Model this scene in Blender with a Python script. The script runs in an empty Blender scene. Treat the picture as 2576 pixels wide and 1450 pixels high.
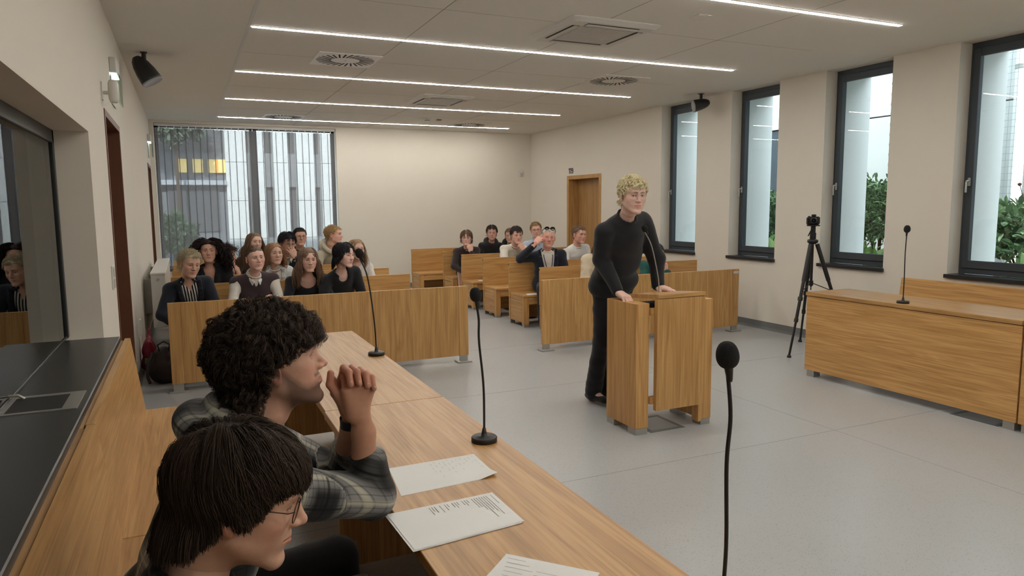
import bpy, math, random
import numpy as np
from mathutils import Vector, Matrix
rnd = random.Random(7)
SC = bpy.context.scene
COL = SC.collection
PI = math.pi

# ------------------------------------------------------------------ camera
CAM_H = 1.6
RM = ((0.9085931819, 0.0557907874, -0.4139393890),
      (-0.4175955037, 0.1011452659, -0.9029859525),
      (-0.0085102877, 0.9933061075, 0.1151978809))
cam_d = bpy.data.cameras.new('camera'); cam = bpy.data.objects.new('camera', cam_d); COL.objects.link(cam)
m4 = Matrix(RM).to_4x4(); m4.translation = Vector((0, 0, CAM_H)); cam.matrix_world = m4
cam_d.sensor_width = 36; cam_d.sensor_fit = 'HORIZONTAL'; cam_d.lens = 36 * 1783.15 / 2576
cam_d.clip_start = 0.05; cam_d.clip_end = 300
SC.camera = cam
# ------------------------------------------------------------------ sky and exposure
SC.view_settings.view_transform = 'Standard'; SC.view_settings.look = 'None'
SC.view_settings.gamma = 1; SC.view_settings.use_curve_mapping = False
SC.view_settings.exposure = 0.5
world = bpy.data.worlds.new('overcast_sky'); SC.world = world; world.use_nodes = True
_wn = world.node_tree.nodes; _wn['Background'].inputs[0].default_value = (0.86, 0.93, 1.0, 1)
_wn['Background'].inputs[1].default_value = 4.5
LED = 52.0
SUN = 9.0
try:
    SC.cycles.use_denoising = True
    SC.cycles.max_bounces = 8; SC.cycles.diffuse_bounces = 5; SC.cycles.transparent_max_bounces = 24
    SC.cycles.sample_clamp_indirect = 6
except Exception: pass

# ------------------------------------------------------------------ materials
def srgb(r, g, b):
    f = lambda c: (c / 255 / 12.92) if c / 255 <= 0.04045 else ((c / 255 + 0.055) / 1.055) ** 2.4
    return (f(r), f(g), f(b), 1.0)
class NT:
    def __init__(s, name):
        s.m = bpy.data.materials.new(name); s.m.use_nodes = True; s.t = s.m.node_tree; s.n = s.t.nodes
        s.b = s.n['Principled BSDF']; s.out = s.n['Material Output']
    def new(s, typ, **kw):
        x = s.n.new(typ)
        for k, v in kw.items():
            if k in x.inputs.keys() if isinstance(k, str) else False: x.inputs[k].default_value = v
            else: setattr(x, k, v)
        return x
    def link(s, a, b): s.t.links.new(a, b)
MATS = {}
def plain(name, col, rough=0.5, metal=0.0, noise=0.0, nscale=20, bump=0.0, bscale=200, spec=0.5):
    if name in MATS: return MATS[name]
    t = NT(name); b = t.b
    b.inputs['Roughness'].default_value = rough; b.inputs['Metallic'].default_value = metal
    b.inputs['Specular IOR Level'].default_value = spec
    tc = t.new('ShaderNodeTexCoord')
    nz = t.new('ShaderNodeTexNoise'); nz.inputs['Scale'].default_value = nscale; nz.inputs['Detail'].default_value = 3
    t.link(tc.outputs['Object'], nz.inputs['Vector'])
    mx = t.new('ShaderNodeMix', data_type='RGBA'); mx.inputs[0].default_value = 1
    a = tuple(max(0, c * (1 - noise)) for c in col[:3]) + (1,); c2 = tuple(min(1, c * (1 + noise)) for c in col[:3]) + (1,)
    mx.inputs[6].default_value = a; mx.inputs[7].default_value = c2
    t.link(nz.outputs['Fac'], mx.inputs[0]); t.link(mx.outputs[2], b.inputs['Base Color'])
    if bump:
        n2 = t.new('ShaderNodeTexNoise'); n2.inputs['Scale'].default_value = bscale; n2.inputs['Detail'].default_value = 4
        t.link(tc.outputs['Object'], n2.inputs['Vector'])
        bp = t.new('ShaderNodeBump'); bp.inputs['Strength'].default_value = bump; bp.inputs['Distance'].default_value = 0.01
        t.link(n2.outputs['Fac'], bp.inputs['Height']); t.link(bp.outputs[0], b.inputs['Normal'])
    MATS[name] = t.m; return t.m
def oak(axis, tone=1.0, name=None):
    key = name or 'oak_%s_%.2f' % (axis, tone)
    if key in MATS: return MATS[key]
    t = NT(key); b = t.b
    tc = t.new('ShaderNodeTexCoord'); oi = t.new('ShaderNodeObjectInfo')
    mp = t.new('ShaderNodeMapping')
    sc = {'x': (0.6, 9, 9), 'y': (9, 0.6, 9), 'z': (9, 9, 0.6)}[axis]
    mp.inputs['Scale'].default_value = sc
    ad = t.new('ShaderNodeVectorMath', operation='ADD'); ml = t.new('ShaderNodeVectorMath', operation='SCALE'); ml.inputs[3].default_value = 13.0
    cmb = t.new('ShaderNodeCombineXYZ')
    for i in range(3): t.link(oi.outputs['Random'], cmb.inputs[i])
    t.link(cmb.outputs[0], ml.inputs[0]); t.link(tc.outputs['Object'], ad.inputs[0]); t.link(ml.outputs[0], ad.inputs[1])
    t.link(ad.outputs[0], mp.inputs['Vector'])
    n1 = t.new('ShaderNodeTexNoise'); n1.inputs['Scale'].default_value = 1.1; n1.inputs['Detail'].default_value = 5; n1.inputs['Distortion'].default_value = 0.9
    t.link(mp.outputs[0], n1.inputs['Vector'])
    mp2 = t.new('ShaderNodeMapping'); k = 13; mp2.inputs['Scale'].default_value = tuple(v * (k if v > 1 else 4) for v in sc)
    t.link(ad.outputs[0], mp2.inputs['Vector'])
    n2 = t.new('ShaderNodeTexNoise'); n2.inputs['Scale'].default_value = 1.0; n2.inputs['Detail'].default_value = 3
    t.link(mp2.outputs[0], n2.inputs['Vector'])
    wv = t.new('ShaderNodeMath', operation='MULTIPLY'); wv.inputs[1].default_value = 9.0; t.link(n1.outputs['Fac'], wv.inputs[0])
    fr = t.new('ShaderNodeMath', operation='PINGPONG'); fr.inputs[1].default_value = 1.0; t.link(wv.outputs[0], fr.inputs[0])
    r1 = t.new('ShaderNodeValToRGB'); e = r1.color_ramp.elements
    s = lambda r, g, bb: tuple(c * tone for c in srgb(r, g, bb)[:3]) + (1,)
    e[0].position = 0.0; e[0].color = s(182, 138, 84); e[1].position = 1.0; e[1].color = s(202, 159, 102)
    t.link(fr.outputs[0], r1.inputs[0])
    r2 = t.new('ShaderNodeValToRGB'); e = r2.color_ramp.elements
    e[0].position = 0.36; e[0].color = (0.74, 0.69, 0.62, 1); e[1].position = 0.54; e[1].color = (1, 1, 1, 1)
    t.link(n2.outputs['Fac'], r2.inputs[0])
    mx = t.new('ShaderNodeMix', data_type='RGBA', blend_type='MULTIPLY'); mx.inputs[0].default_value = 0.75
    t.link(r1.outputs[0], mx.inputs[6]); t.link(r2.outputs[0], mx.inputs[7])
    # broad board-to-board variation
    hv = t.new('ShaderNodeHueSaturation'); mr = t.new('ShaderNodeMapRange'); mr.inputs[3].default_value = 0.93; mr.inputs[4].default_value = 1.05
    t.link(oi.outputs['Random'], mr.inputs[0]); t.link(mr.outputs[0], hv.inputs['Value']); t.link(mx.outputs[2], hv.inputs['Color'])
    t.link(hv.outputs[0], b.inputs['Base Color'])
    b.inputs['Roughness'].default_value = 0.38; b.inputs['Specular IOR Level'].default_value = 0.45
    bp = t.new('ShaderNodeBump'); bp.inputs['Strength'].default_value = 0.12; bp.inputs['Distance'].default_value = 0.002
    t.link(n2.outputs['Fac'], bp.inputs['Height']); t.link(bp.outputs[0], b.inputs['Normal'])
    MATS[key] = t.m; return t.m
def emit(name, col, s):
    if name in MATS: return MATS[name]
    t = NT(name); t.b.inputs['Base Color'].default_value = col; t.b.inputs['Emission Color'].default_value = col
    t.b.inputs['Emission Strength'].default_value = s; MATS[name] = t.m; return t.m
def glass(name, tint=(0.92, 0.96, 0.95, 1), refl=0.09, rough=0.0):
    if name in MATS: return MATS[name]
    t = NT(name); t.n.remove(t.b)
    tr = t.new('ShaderNodeBsdfTransparent'); tr.inputs[0].default_value = tint
    gl = t.new('ShaderNodeBsdfGlossy'); gl.inputs['Roughness'].default_value = rough
    lw = t.new('ShaderNodeFresnel'); lw.inputs[0].default_value = 1.5
    mt = t.new('ShaderNodeMath', operation='MAXIMUM'); mt.inputs[1].default_value = refl; t.link(lw.outputs[0], mt.inputs[0])
    geo = t.new('ShaderNodeNewGeometry'); iv = t.new('ShaderNodeMath', operation='SUBTRACT'); iv.inputs[0].default_value = 1.0; t.link(geo.outputs['Backfacing'], iv.inputs[1])
    mf = t.new('ShaderNodeMath', operation='MULTIPLY'); t.link(mt.outputs[0], mf.inputs[0]); t.link(iv.outputs[0], mf.inputs[1])   # reflect once, on entering the pane
    mx = t.new('ShaderNodeMixShader'); t.link(mf.outputs[0], mx.inputs[0]); t.link(tr.outputs[0], mx.inputs[1]); t.link(gl.outputs[0], mx.inputs[2])
    t.link(mx.outputs[0], t.out.inputs[0]); MATS[name] = t.m; return t.m

# ------------------------------------------------------------------ mesh building
class MB:
    """collects shapes for ONE mesh object"""
    def __init__(s): s.v = []; s.f = []; s.sm = []
    def add(s, vs, fs, smooth=False):
        o = len(s.v); s.v += [tuple(map(float, v)) for v in vs]; s.f += [tuple(i + o for i in f) for f in fs]; s.sm += [smooth] * len(fs)
        return s
    def box(s, x0, x1, y0, y1, z0, z1, bev=0.0, M=None):
        if x0 > x1: x0, x1 = x1, x0
        if y0 > y1: y0, y1 = y1, y0
        if z0 > z1: z0, z1 = z1, z0
        b = min(bev, (x1 - x0) / 2.2, (y1 - y0) / 2.2, (z1 - z0) / 2.2)
        if b <= 0:
            vs = [(x, y, z) for z in (z0, z1) for y in (y0, y1) for x in (x0, x1)]
            fs = [(0, 2, 3, 1), (4, 5, 7, 6), (0, 1, 5, 4), (2, 6, 7, 3), (0, 4, 6, 2), (1, 3, 7, 5)]
        else:
            vs = []; idx = {}
            for ix, X in enumerate((x0, x1)):
                for iy, Y in enumerate((y0, y1)):
                    for iz, Z in enumerate((z0, z1)):
                        sx, sy, sz = (1 - 2 * ix) * b, (1 - 2 * iy) * b, (1 - 2 * iz) * b
                        for a, p in enumerate(((X, Y + sy, Z + sz), (X + sx, Y, Z + sz), (X + sx, Y + sy, Z))):
                            idx[ix, iy, iz, a] = len(vs); vs.append(p)
            fs = []
            def q(*ks): fs.append(tuple(idx[k] for k in ks))
            q((0,0,0,0),(0,0,1,0),(0,1,1,0),(0,1,0,0)); q((1,0,0,0),(1,1,0,0),(1,1,1,0),(1,0,1,0))
            q((0,0,0,1),(1,0,0,1),(1,0,1,1),(0,0,1,1)); q((0,1,0,1),(0,1,1,1),(1,1,1,1),(1,1,0,1))
            q((0,0,0,2),(0,1,0,2),(1,1,0,2),(1,0,0,2)); q((0,0,1,2),(1,0,1,2),(1,1,1,2),(0,1,1,2))
            for i in (0, 1):
                for j in (0, 1):
                    q((i,j,0,0),(i,j,0,1),(i,j,1,1),(i,j,1,0)); q((i,0,j,0),(i,0,j,2),(i,1,j,2),(i,1,j,0)); q((0,i,j,1),(0,i,j,2),(1,i,j,2),(1,i,j,1))
            for i in (0, 1):
                for j in (0, 1):
                    for k in (0, 1): q((i,j,k,0),(i,j,k,1),(i,j,k,2))
        if M is not None: vs = [M @ Vector(v) for v in vs]
        return s.add(vs, fs)
    def tube(s, pts, r, n=10, cap=True, smooth=True):
        pts = [Vector(p) for p in pts]; rs = r if isinstance(r, (list, tuple)) else [r] * len(pts)
        vs = []; fs = []; up = None
        for i, p in enumerate(pts):
            d = (pts[min(i + 1, len(pts) - 1)] - pts[max(i - 1, 0)]).normalized()
            if up is None: up = Vector((0, 0, 1)) if abs(d.z) < 0.9 else Vector((1, 0, 0))
            a = d.cross(up).normalized(); up = a.cross(d).normalized(); 
            for k in range(n):
                t = 2 * PI * k / n; vs.append(p + (a * math.cos(t) + up * math.sin(t)) * rs[i])
        for i in range(len(pts) - 1):
            for k in range(n): fs.append((i * n + k, i * n + (k + 1) % n, (i + 1) * n + (k + 1) % n, (i + 1) * n + k))
        s.add(vs, fs, smooth)
        if cap: s.add(vs[:n], [tuple(range(n))[::-1]]); s.add(vs[-n:], [tuple(range(n))])
        return s
    def lathe(s, prof, c=(0, 0, 0), n=24, M=None, smooth=True, sx=1.0, sy=1.0):
        vs = []; fs = []
        for (r, z) in prof:
            for k in range(n):
                t = 2 * PI * k / n; p = Vector((c[0] + r * math.cos(t) * sx, c[1] + r * math.sin(t) * sy, c[2] + z))
                vs.append(M @ p if M is not None else p)
        for i in range(len(prof) - 1):
            for k in range(n): fs.append((i * n + k, i * n + (k + 1) % n, (i + 1) * n + (k + 1) % n, (i + 1) * n + k))
        if prof[0][0] > 1e-5: fs.append(tuple(range(n))[::-1])
        if prof[-1][0] > 1e-5: fs.append(tuple(range((len(prof) - 1) * n, len(prof) * n)))
        return s.add(vs, fs, smooth)
    def build(s, name, mat, parent=None, loc=None):
        me = bpy.data.meshes.new(name); off = Vector(loc) if loc is not None else Vector((0, 0, 0))
        if parent is not None and loc is None: off = parent.get('_o') and Vector(parent['_o']) or Vector((0, 0, 0))
        me.from_pydata([tuple(Vector(v) - off) for v in s.v], [], s.f)
        me.polygons.foreach_set('use_smooth', s.sm); me.materials.append(mat); me.validate(); me.update()
        o = bpy.data.objects.new(name, me); COL.objects.link(o)
        if parent is not None: o.parent = parent
        elif loc is not None: o.location = off
        return o
ORG = {}
def empty(name, loc=(0, 0, 0)):
    o = bpy.data.objects.new(name, None); COL.objects.link(o); o.location = loc; o.empty_display_size = 0.1; ORG[o.name] = Vector(loc); return o
def thing(name, label, cat, loc=(0, 0, 0), group=None):
    return tag(empty(name, loc), label, cat, group)
def tag(o, label=None, cat=None, group=None, kind=None):
    if label: o['label'] = label
    if cat: o['category'] = cat
    if group: o['group'] = group
    if kind: o['kind'] = kind
    return o
def part(mb, name, mat, parent, label=None):
    """world-coordinate shapes made into a child of parent (parent sits at ORG)"""
    root = parent
    off = Vector((0, 0, 0))
    while root is not None:
        off += ORG.get(root.name, Vector((0, 0, 0))) ; root = root.parent
    me = bpy.data.meshes.new(name)
    me.from_pydata([tuple(Vector(v) - off) for v in mb.v], [], mb.f)
    me.polygons.foreach_set('use_smooth', mb.sm); me.materials.append(mat); me.update()
    o = bpy.data.objects.new(name, me); COL.objects.link(o); o.parent = parent
    if label: o['label'] = label
    return o
def struct(mb, name, mat, parent=None):
    o = part(mb, name, mat, parent)
    if parent is None: o['kind'] = 'structure'
    return o
def copy_tree(o, parent=None):
    c = o.copy(); COL.objects.link(c); c.parent = parent
    if o.name in ORG: ORG[c.name] = ORG[o.name]
    for ch in list(o.children): copy_tree(ch, c)
    return c
def centred(mb, name, mat, label, cat, group=None):
    """a thing that is one mesh, origin at its base centre"""
    a = np.array(mb.v); c = Vector(((a[:, 0].min() + a[:, 0].max()) / 2, (a[:, 1].min() + a[:, 1].max()) / 2, a[:, 2].min()))
    me = bpy.data.meshes.new(name); me.from_pydata([tuple(Vector(v) - c) for v in mb.v], [], mb.f)
    me.polygons.foreach_set('use_smooth', mb.sm); me.materials.append(mat); me.update()
    o = bpy.data.objects.new(name, me); COL.objects.link(o); o.location = c; ORG[o.name] = c.copy()
    return tag(o, label, cat, group)
# ------------------------------------------------------------------ the room
XL, XR, YB, YF, ZC = -0.47, 6.68, 13.57, -3.2, 3.09
def speckle_floor():
    t = NT('vinyl_floor'); b = t.b; tc = t.new('ShaderNodeTexCoord')
    v = t.new('ShaderNodeTexVoronoi'); v.inputs['Scale'].default_value = 150; t.link(tc.outputs['Object'], v.inputs['Vector'])
    r = t.new('ShaderNodeValToRGB'); e = r.color_ramp.elements
    e[0].position = 0.20; e[0].color = srgb(96, 98, 101); e[1].position = 0.30; e[1].color = srgb(168, 170, 171)
    t.link(v.outputs['Distance'], r.inputs[0])
    sx = t.new('ShaderNodeSeparateColor'); t.link(v.outputs['Color'], sx.inputs[0])
    gt = t.new('ShaderNodeMath', operation='GREATER_THAN'); gt.inputs[1].default_value = 0.72; t.link(sx.outputs[0], gt.inputs[0])
    mx = t.new('ShaderNodeMix', data_type='RGBA'); mx.inputs[6].default_value = srgb(168, 170, 171); t.link(gt.outputs[0], mx.inputs[0]); t.link(r.outputs[0], mx.inputs[7])
    n = t.new('ShaderNodeTexNoise'); n.inputs['Scale'].default_value = 0.8; n.inputs['Detail'].default_value = 4; t.link(tc.outputs['Object'], n.inputs['Vector'])
    hs = t.new('ShaderNodeHueSaturation'); mr = t.new('ShaderNodeMapRange'); mr.inputs[3].default_value = 0.94; mr.inputs[4].default_value = 1.04
    t.link(n.outputs['Fac'], mr.inputs[0]); t.link(mr.outputs[0], hs.inputs['Value']); t.link(mx.outputs[2], hs.inputs['Color']); t.link(hs.outputs[0], b.inputs['Base Color'])
    b.inputs['Roughness'].default_value = 0.30; b.inputs['Specular IOR Level'].default_value = 0.4
    return t.m
M_FLOOR = speckle_floor()
M_WALL = plain('wall_paint', srgb(218, 212, 201), 0.85, 0, 0.015, 3, 0.05, 300)
M_CEIL = plain('ceiling_paint', srgb(224, 221, 214), 0.9, 0, 0.012, 2, 0.03, 300)
M_CONC = plain('white_concrete', srgb(214, 217, 216), 0.85, 0, 0.03, 30)
M_GAP = plain('dark_joint', srgb(112, 110, 104), 0.9)
M_SKIRT = plain('vinyl_cove', srgb(112, 114, 114), 0.5, 0, 0.04)
M_FRAME = plain('window_aluminium', srgb(66, 73, 80), 0.45, 0.3, 0.03)
M_SILL = plain('sill_stone', srgb(34, 36, 39), 0.35, 0, 0.1)
M_GLASS = glass('window_glass', (0.93, 0.97, 0.97, 1), 0.06)
M_WHITE = plain('white_enamel', srgb(206, 204, 198), 0.45, 0, 0.01)
M_STEEL = plain('brushed_steel', srgb(176, 176, 172), 0.35, 0.75, 0.04)
M_BLACK = plain('black_plastic', srgb(24, 24, 26), 0.45, 0, 0.05)
M_DARKWOOD = plain('door_lining', srgb(96, 56, 34), 0.5, 0, 0.12, 6)
OX, OY, OZ = oak('x'), oak('y'), oak('z')

f = struct(MB().box(XL - 0.5, XR + 0.6, YF, YB + 0.6, -0.15, 0), 'floor', M_FLOOR)
mb = MB()
for y in (1.48, 3.48, 5.48, 7.25, 9.25, 11.25): mb.box(XL, XR, y - 0.0018, y + 0.0018, 0, 0.0006)
part(mb, 'floor_seam', plain('floor_weld', srgb(134, 136, 137), 0.5), f)['kind'] = 'stuff'
mb = MB()
for (x, w) in ((4.1, 0.0015),): mb.box(x - w, x + w, YF, 6.7, 0, 0.0006)
part(mb, 'floor_seam', plain('floor_weld', srgb(134, 136, 137), 0.5), f)
# ceiling with recesses for the light slots
c = struct(MB().box(XL - 0.5, XR + 0.6, YF, YB + 0.6, ZC, ZC + 0.2), 'ceiling', M_CEIL)
mb = MB()
for x in (1.88, 3.2, 4.52): mb.box(x - 0.002, x + 0.002, YF, YB, ZC - 0.001, ZC + 0.001)
for y in (5.3, 7.45, 9.5, 11.6): mb.box(0.58, 5.7, y - 0.0012, y + 0.0012, ZC - 0.0006, ZC + 0.001)
part(mb, 'panel_joint', M_GAP, c)['kind'] = 'stuff'
part(MB().box(0.555, 0.58, YF, 12.95, ZC - 0.004, ZC + 0.001), 'joint_profile', M_WHITE, c)

def wall_x(name, x, t, y0, y1, openings, mat):
    """wall in the plane x, thickness t (sign gives the side), openings (ya, yb, za, zb)"""
    mb = MB(); xs = (x, x + t); ys = y0
    for (a, b, z0, z1) in sorted(openings):
        mb.box(*xs, ys, a, 0, ZC)
        if z0 > 0: mb.box(*xs, a, b, 0, z0)
        if z1 < ZC: mb.box(*xs, a, b, z1, ZC)
        ys = b
    mb.box(*xs, ys, y1, 0, ZC); return struct(mb, name, mat)
WIN = [(y, y + 0.835) for y in (8.215, 6.685, 5.155, 3.625, 2.095, 0.565, -0.965)]
wr = wall_x('wall_right', XR, 0.24, YF, YB + 0.4, [(a, b, 0.87, 3.085) for a, b in WIN] + [(10.82, 11.95, 0, 2.12)], M_WALL)
wl = wall_x('wall_left', XL, -0.30, YF, YB + 0.4, [(-2.2, 4.72, 0.84, 2.04), (5.78, 6.98, 0, 2.27), (12.25, 13.25, 0, 2.27)], M_WALL)
wall_x('wall_outer', XR + 0.24, 0.46, YF, YB + 0.4, [(a + 0.02, b - 0.02, 0.80, 3.085) for a, b in WIN], M_CONC)
BX0, BX1, BZ0, BZ1 = -0.40, 2.64, 0.52, 3.05
mb = MB(); mb.box(XL - 0.3, BX0, YB, YB + 0.4, 0, ZC).box(BX1, XR + 0.4, YB, YB + 0.4, 0, ZC).box(BX0, BX1, YB, YB + 0.4, 0, BZ0).box(BX0, BX1, YB, YB + 0.4, BZ1, ZC)
wb = struct(mb, 'wall_back', M_WALL)
struct(MB().box(XL - 0.3, XR + 0.4, YF - 0.3, YF, 0, ZC), 'wall_front', M_WALL)
# baseboards (coved vinyl)
def skirt(mb, x0, y0, x1, y1, nx, ny):
    h = 0.10; prof = [(0.0, h), (0.006, h), (0.006, 0.03), (0.012, 0.012), (0.028, 0.002), (0.028, 0)]
    for (d0, z0), (d1, z1) in zip(prof[1:], prof[2:]):
        mb.add([(x0 + nx * d0, y0 + ny * d0, z0), (x1 + nx * d0, y1 + ny * d0, z0), (x1 + nx * d1, y1 + ny * d1, z1), (x0 + nx * d1, y0 + ny * d1, z1)], [(0, 1, 2, 3)])
    mb.add([(x0, y0, h), (x1, y1, h), (x1 + nx * .006, y1 + ny * .006, h), (x0 + nx * .006, y0 + ny * .006, h)], [(0, 1, 2, 3)])
struct((lambda m: (skirt(m, XR, YF, XR, 10.80, -1, 0), skirt(m, XR, 11.97, XR, YB, -1, 0), m)[2])(MB()), 'baseboard_right', M_SKIRT)
struct((lambda m: (skirt(m, XL, 4.8, XL, 5.76, 1, 0), skirt(m, XL, 7.0, XL, 12.2, 1, 0), m)[2])(MB()), 'baseboard_left', M_SKIRT)
struct((lambda m: (skirt(m, XL, YB, XR, YB, 0, -1), m)[1])(MB()), 'baseboard_back', M_SKIRT)

# ---- right-hand windows
for i, (a, b) in enumerate(WIN):
    x0 = XR + 0.17; fw = 0.075
    w = empty('window_%d' % (i + 1), (XR, (a + b) / 2, 0.87)); w['kind'] = 'structure'
    mb = MB(); z0, z1 = 0.91, 3.085
    mb.box(x0, x0 + 0.07, a, a + fw, z0, z1, 0.004).box(x0, x0 + 0.07, b - fw, b, z0, z1, 0.004).box(x0, x0 + 0.07, a + fw, b - fw, z0, z0 + 0.10, 0.004).box(x0, x0 + 0.07, a + fw, b - fw, z1 - 0.10, z1, 0.004)
    part(mb, 'window_frame', M_FRAME, w)
    mb = MB(); s0 = 0.045; xi = x0 - 0.018
    y0_, y1_, za, zb = a + 0.035, b - 0.035, z0 + 0.055, z1 - 0.055
    mb.box(xi, xi + 0.04, y0_, y0_ + 0.062, za, zb, 0.004).box(xi, xi + 0.04, y1_ - 0.062, y1_, za, zb, 0.004).box(xi + 0.0005, xi + 0.04, y0_ + 0.062, y1_ - 0.062, za, za + 0.075, 0.004).box(xi + 0.0005, xi + 0.04, y0_ + 0.062, y1_ - 0.062, zb - 0.075, zb, 0.004)
    part(mb, 'sash', M_FRAME, w)
    part(MB().box(x0 + 0.02, x0 + 0.026, y0_ + 0.05, y1_ - 0.05, za + 0.06, zb - 0.06), 'pane', M_GLASS, w)
    mb = MB().box(xi - 0.012, xi, y1_ - 0.045, y1_ - 0.020, 1.75, 1.83, 0.003)
    mb.tube([(xi - 0.008, y1_ - 0.032, 1.80), (xi - 0.045, y1_ - 0.032, 1.80), (xi - 0.050, y1_ - 0.032, 1.785), (xi - 0.050, y1_ - 0.032, 1.69)], 0.009, 8)
    part(mb, 'window_handle', M_STEEL, w)
    part(MB().box(XR - 0.035, x0, a - 0.012, b + 0.012, 0.872, 0.909, 0.004), 'window_sill', M_SILL, w)
# ---- door 119 on the right wall
d = empty('door_1', (XR, 11.38, 0)); d['kind'] = 'structure'
ya, yb = 10.82, 11.95
mb = MB(); e_ = 0.012
mb.box(XR - e_, XR + 0.24, ya - 0.045, ya + 0.025, 0, 2.155, 0.003).box(XR - e_, XR + 0.24, yb - 0.025, yb + 0.045, 0, 2.155, 0.003).box(XR - e_, XR + 0.24, ya + 0.025, yb - 0.025, 2.085, 2.155, 0.003)
part(mb, 'door_frame', oak('z', 0.86), d)
part(MB().box(XR + 0.19, XR + 0.23, ya + 0.027, yb - 0.027, 0.006, 2.083), 'door_leaf', oak('z', 0.72), d)
mb = MB().tube([(XR + 0.19, ya + 0.10, 1.05), (XR + 0.14, ya + 0.10, 1.05), (XR + 0.14, ya + 0.21, 1.05)], 0.010, 8).box(XR + 0.182, XR + 0.19, ya + 0.08, ya + 0.12, 0.92, 1.12)
part(mb, 'door_handle', M_STEEL, d)
# ---- doors on the left wall (deep dark linings)
for i, (a, b) in enumerate(((5.78, 6.98), (12.25, 13.25))):
    d = empty('door_%d' % (i + 2), (XL, (a + b) / 2, 0)); d['kind'] = 'structure'
    mb = MB().box(XL - 0.30, XL + 0.006, a - 0.03, a + 0.02, 0, 2.30, 0.002).box(XL - 0.30, XL + 0.006, b - 0.02, b + 0.03, 0, 2.30, 0.002).box(XL - 0.30, XL + 0.006, a + 0.02, b - 0.02, 2.25, 2.30, 0.002)
    part(mb, 'door_frame', M_DARKWOOD, d)
    part(MB().box(XL - 0.24, XL - 0.20, a + 0.022, b - 0.022, 0.005, 2.247), 'door_leaf', M_DARKWOOD, d)
    part(MB().tube([(XL - 0.20, a + 0.12, 1.05), (XL - 0.15, a + 0.12, 1.05), (XL - 0.15, a + 0.23, 1.05)], 0.010, 8), 'door_handle', M_STEEL, d)
# ---- observation window in the left wall
w = empty('window_8', (XL, 1.3, 0.87)); w['kind'] = 'structure'
gx = -0.655; za, zb, ya, yb = 0.872, 2.04, -2.2, 4.72
mb = MB().box(gx - 0.03, gx + 0.015, yb - 0.045, yb, za, zb, 0.003).box(gx - 0.03, gx + 0.015, ya, ya + 0.045, za, zb, 0.003).box(gx - 0.03, gx + 0.015, ya, yb, zb - 0.07, zb, 0.003)
mb.box(gx - 0.02, gx + 0.01, ya, yb, za + 0.0, za + 0.012, 0.002)
part(mb, 'window_frame', plain('booth_frame', srgb(48, 52, 52), 0.4, 0.4), w)
part(MB().box(gx - 0.004, gx + 0.004, ya + 0.04, yb - 0.04, za + 0.012, zb - 0.06), 'pane', glass('booth_glass', (0.45, 0.5, 0.46, 1), 0.22), w)
M_STONE = plain('black_counter', srgb(46, 47, 47), 0.34, 0, 0.08, 40)
struct(MB().box(-1.15, -0.375, -2.2, 4.60, 0.835, 0.872, 0.004), 'trim_1', M_STONE)
mb = MB().box(-3.2, -3.1, -2.6, 5.3, 0, 2.7).box(-3.1, XL - 0.3, 5.2, 5.3, 0, 2.7).box(-3.1, XL - 0.3, -2.6, -2.5, 0, 2.7).box(-3.1, XL - 0.3, -2.5, 5.2, 2.6, 2.7)
struct(mb, 'wall_booth', plain('booth_paint', srgb(120, 122, 116), 0.9))
struct(MB().box(-3.1, XL - 0.3, -2.5, 5.2, -0.15, 0.0), 'floor_booth', M_SKIRT)
# steel pass-through tray let into the counter
t = thing('transfer_tray', 'steel pass-through tray let into the black counter under the left glass pane', 'tray', (-0.60, 3.05, 0.872))
mb = MB(); z = 0.872
mb.box(-0.86, -0.40, 2.98, 3.0, z, z + 0.003).box(-0.86, -0.40, 3.23, 3.26, z, z + 0.003).box(-0.45, -0.40, 3.0, 3.23, z, z + 0.003).box(-0.86, -0.84, 3.0, 3.23, z, z + 0.003)
part(mb, 'tray_rim', M_STEEL, t)
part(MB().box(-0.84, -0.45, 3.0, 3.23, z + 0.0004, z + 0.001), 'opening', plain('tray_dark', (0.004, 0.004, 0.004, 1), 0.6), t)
mb = MB().box(-0.66, -0.63, 3.0, 3.24, z + 0.001, z + 0.005).tube([(-0.68, 3.21, z + 0.004), (-0.66, 3.21, z + 0.02), (-0.62, 3.21, z + 0.02), (-0.60, 3.21, z + 0.004)], 0.006, 8)
part(mb, 'tray_handle', M_STEEL, t)

# ---- back window with vertical blinds
w = empty('window_9', (1.12, YB, BZ0)); w['kind'] = 'structure'; yy = YB + 0.20
mb = MB(); F_ = 0.06
mb.box(BX0, BX0 + F_, yy, yy + 0.07, BZ0, BZ1).box(BX1 - F_, BX1, yy, yy + 0.07, BZ0, BZ1).box(BX0, BX1, yy, yy + 0.07, BZ0, BZ0 + 0.08).box(BX0, BX1, yy, yy + 0.07, BZ1 - 0.06, BZ1)
mb.box(1.14, 1.26, yy, yy + 0.07, BZ0, BZ1)
part(mb, 'window_frame', plain('pale_frame', srgb(120, 124, 130), 0.5, 0.2), w)
for x0, x1 in ((BX0 + F_, 1.14), (1.26, BX1 - F_)): part(MB().box(x0, x1, yy + 0.03, yy + 0.036, BZ0 + 0.08, BZ1 - 0.06), 'pane', M_GLASS, w)
part(MB().box(BX0, BX1, YB - 0.03, yy, BZ0 - 0.03, BZ0, 0.003), 'window_sill', M_WHITE, w)
bl = thing('vertical_blind', 'grey vertical slat blind closed across the wide back window', 'blind', (1.12, YB + 0.06, BZ1))
part(MB().box(BX0 + 0.01, BX1 - 0.01, YB + 0.035, YB + 0.085, BZ1 - 0.045, BZ1 - 0.003, 0.003), 'head_rail', M_WHITE, bl)
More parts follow.
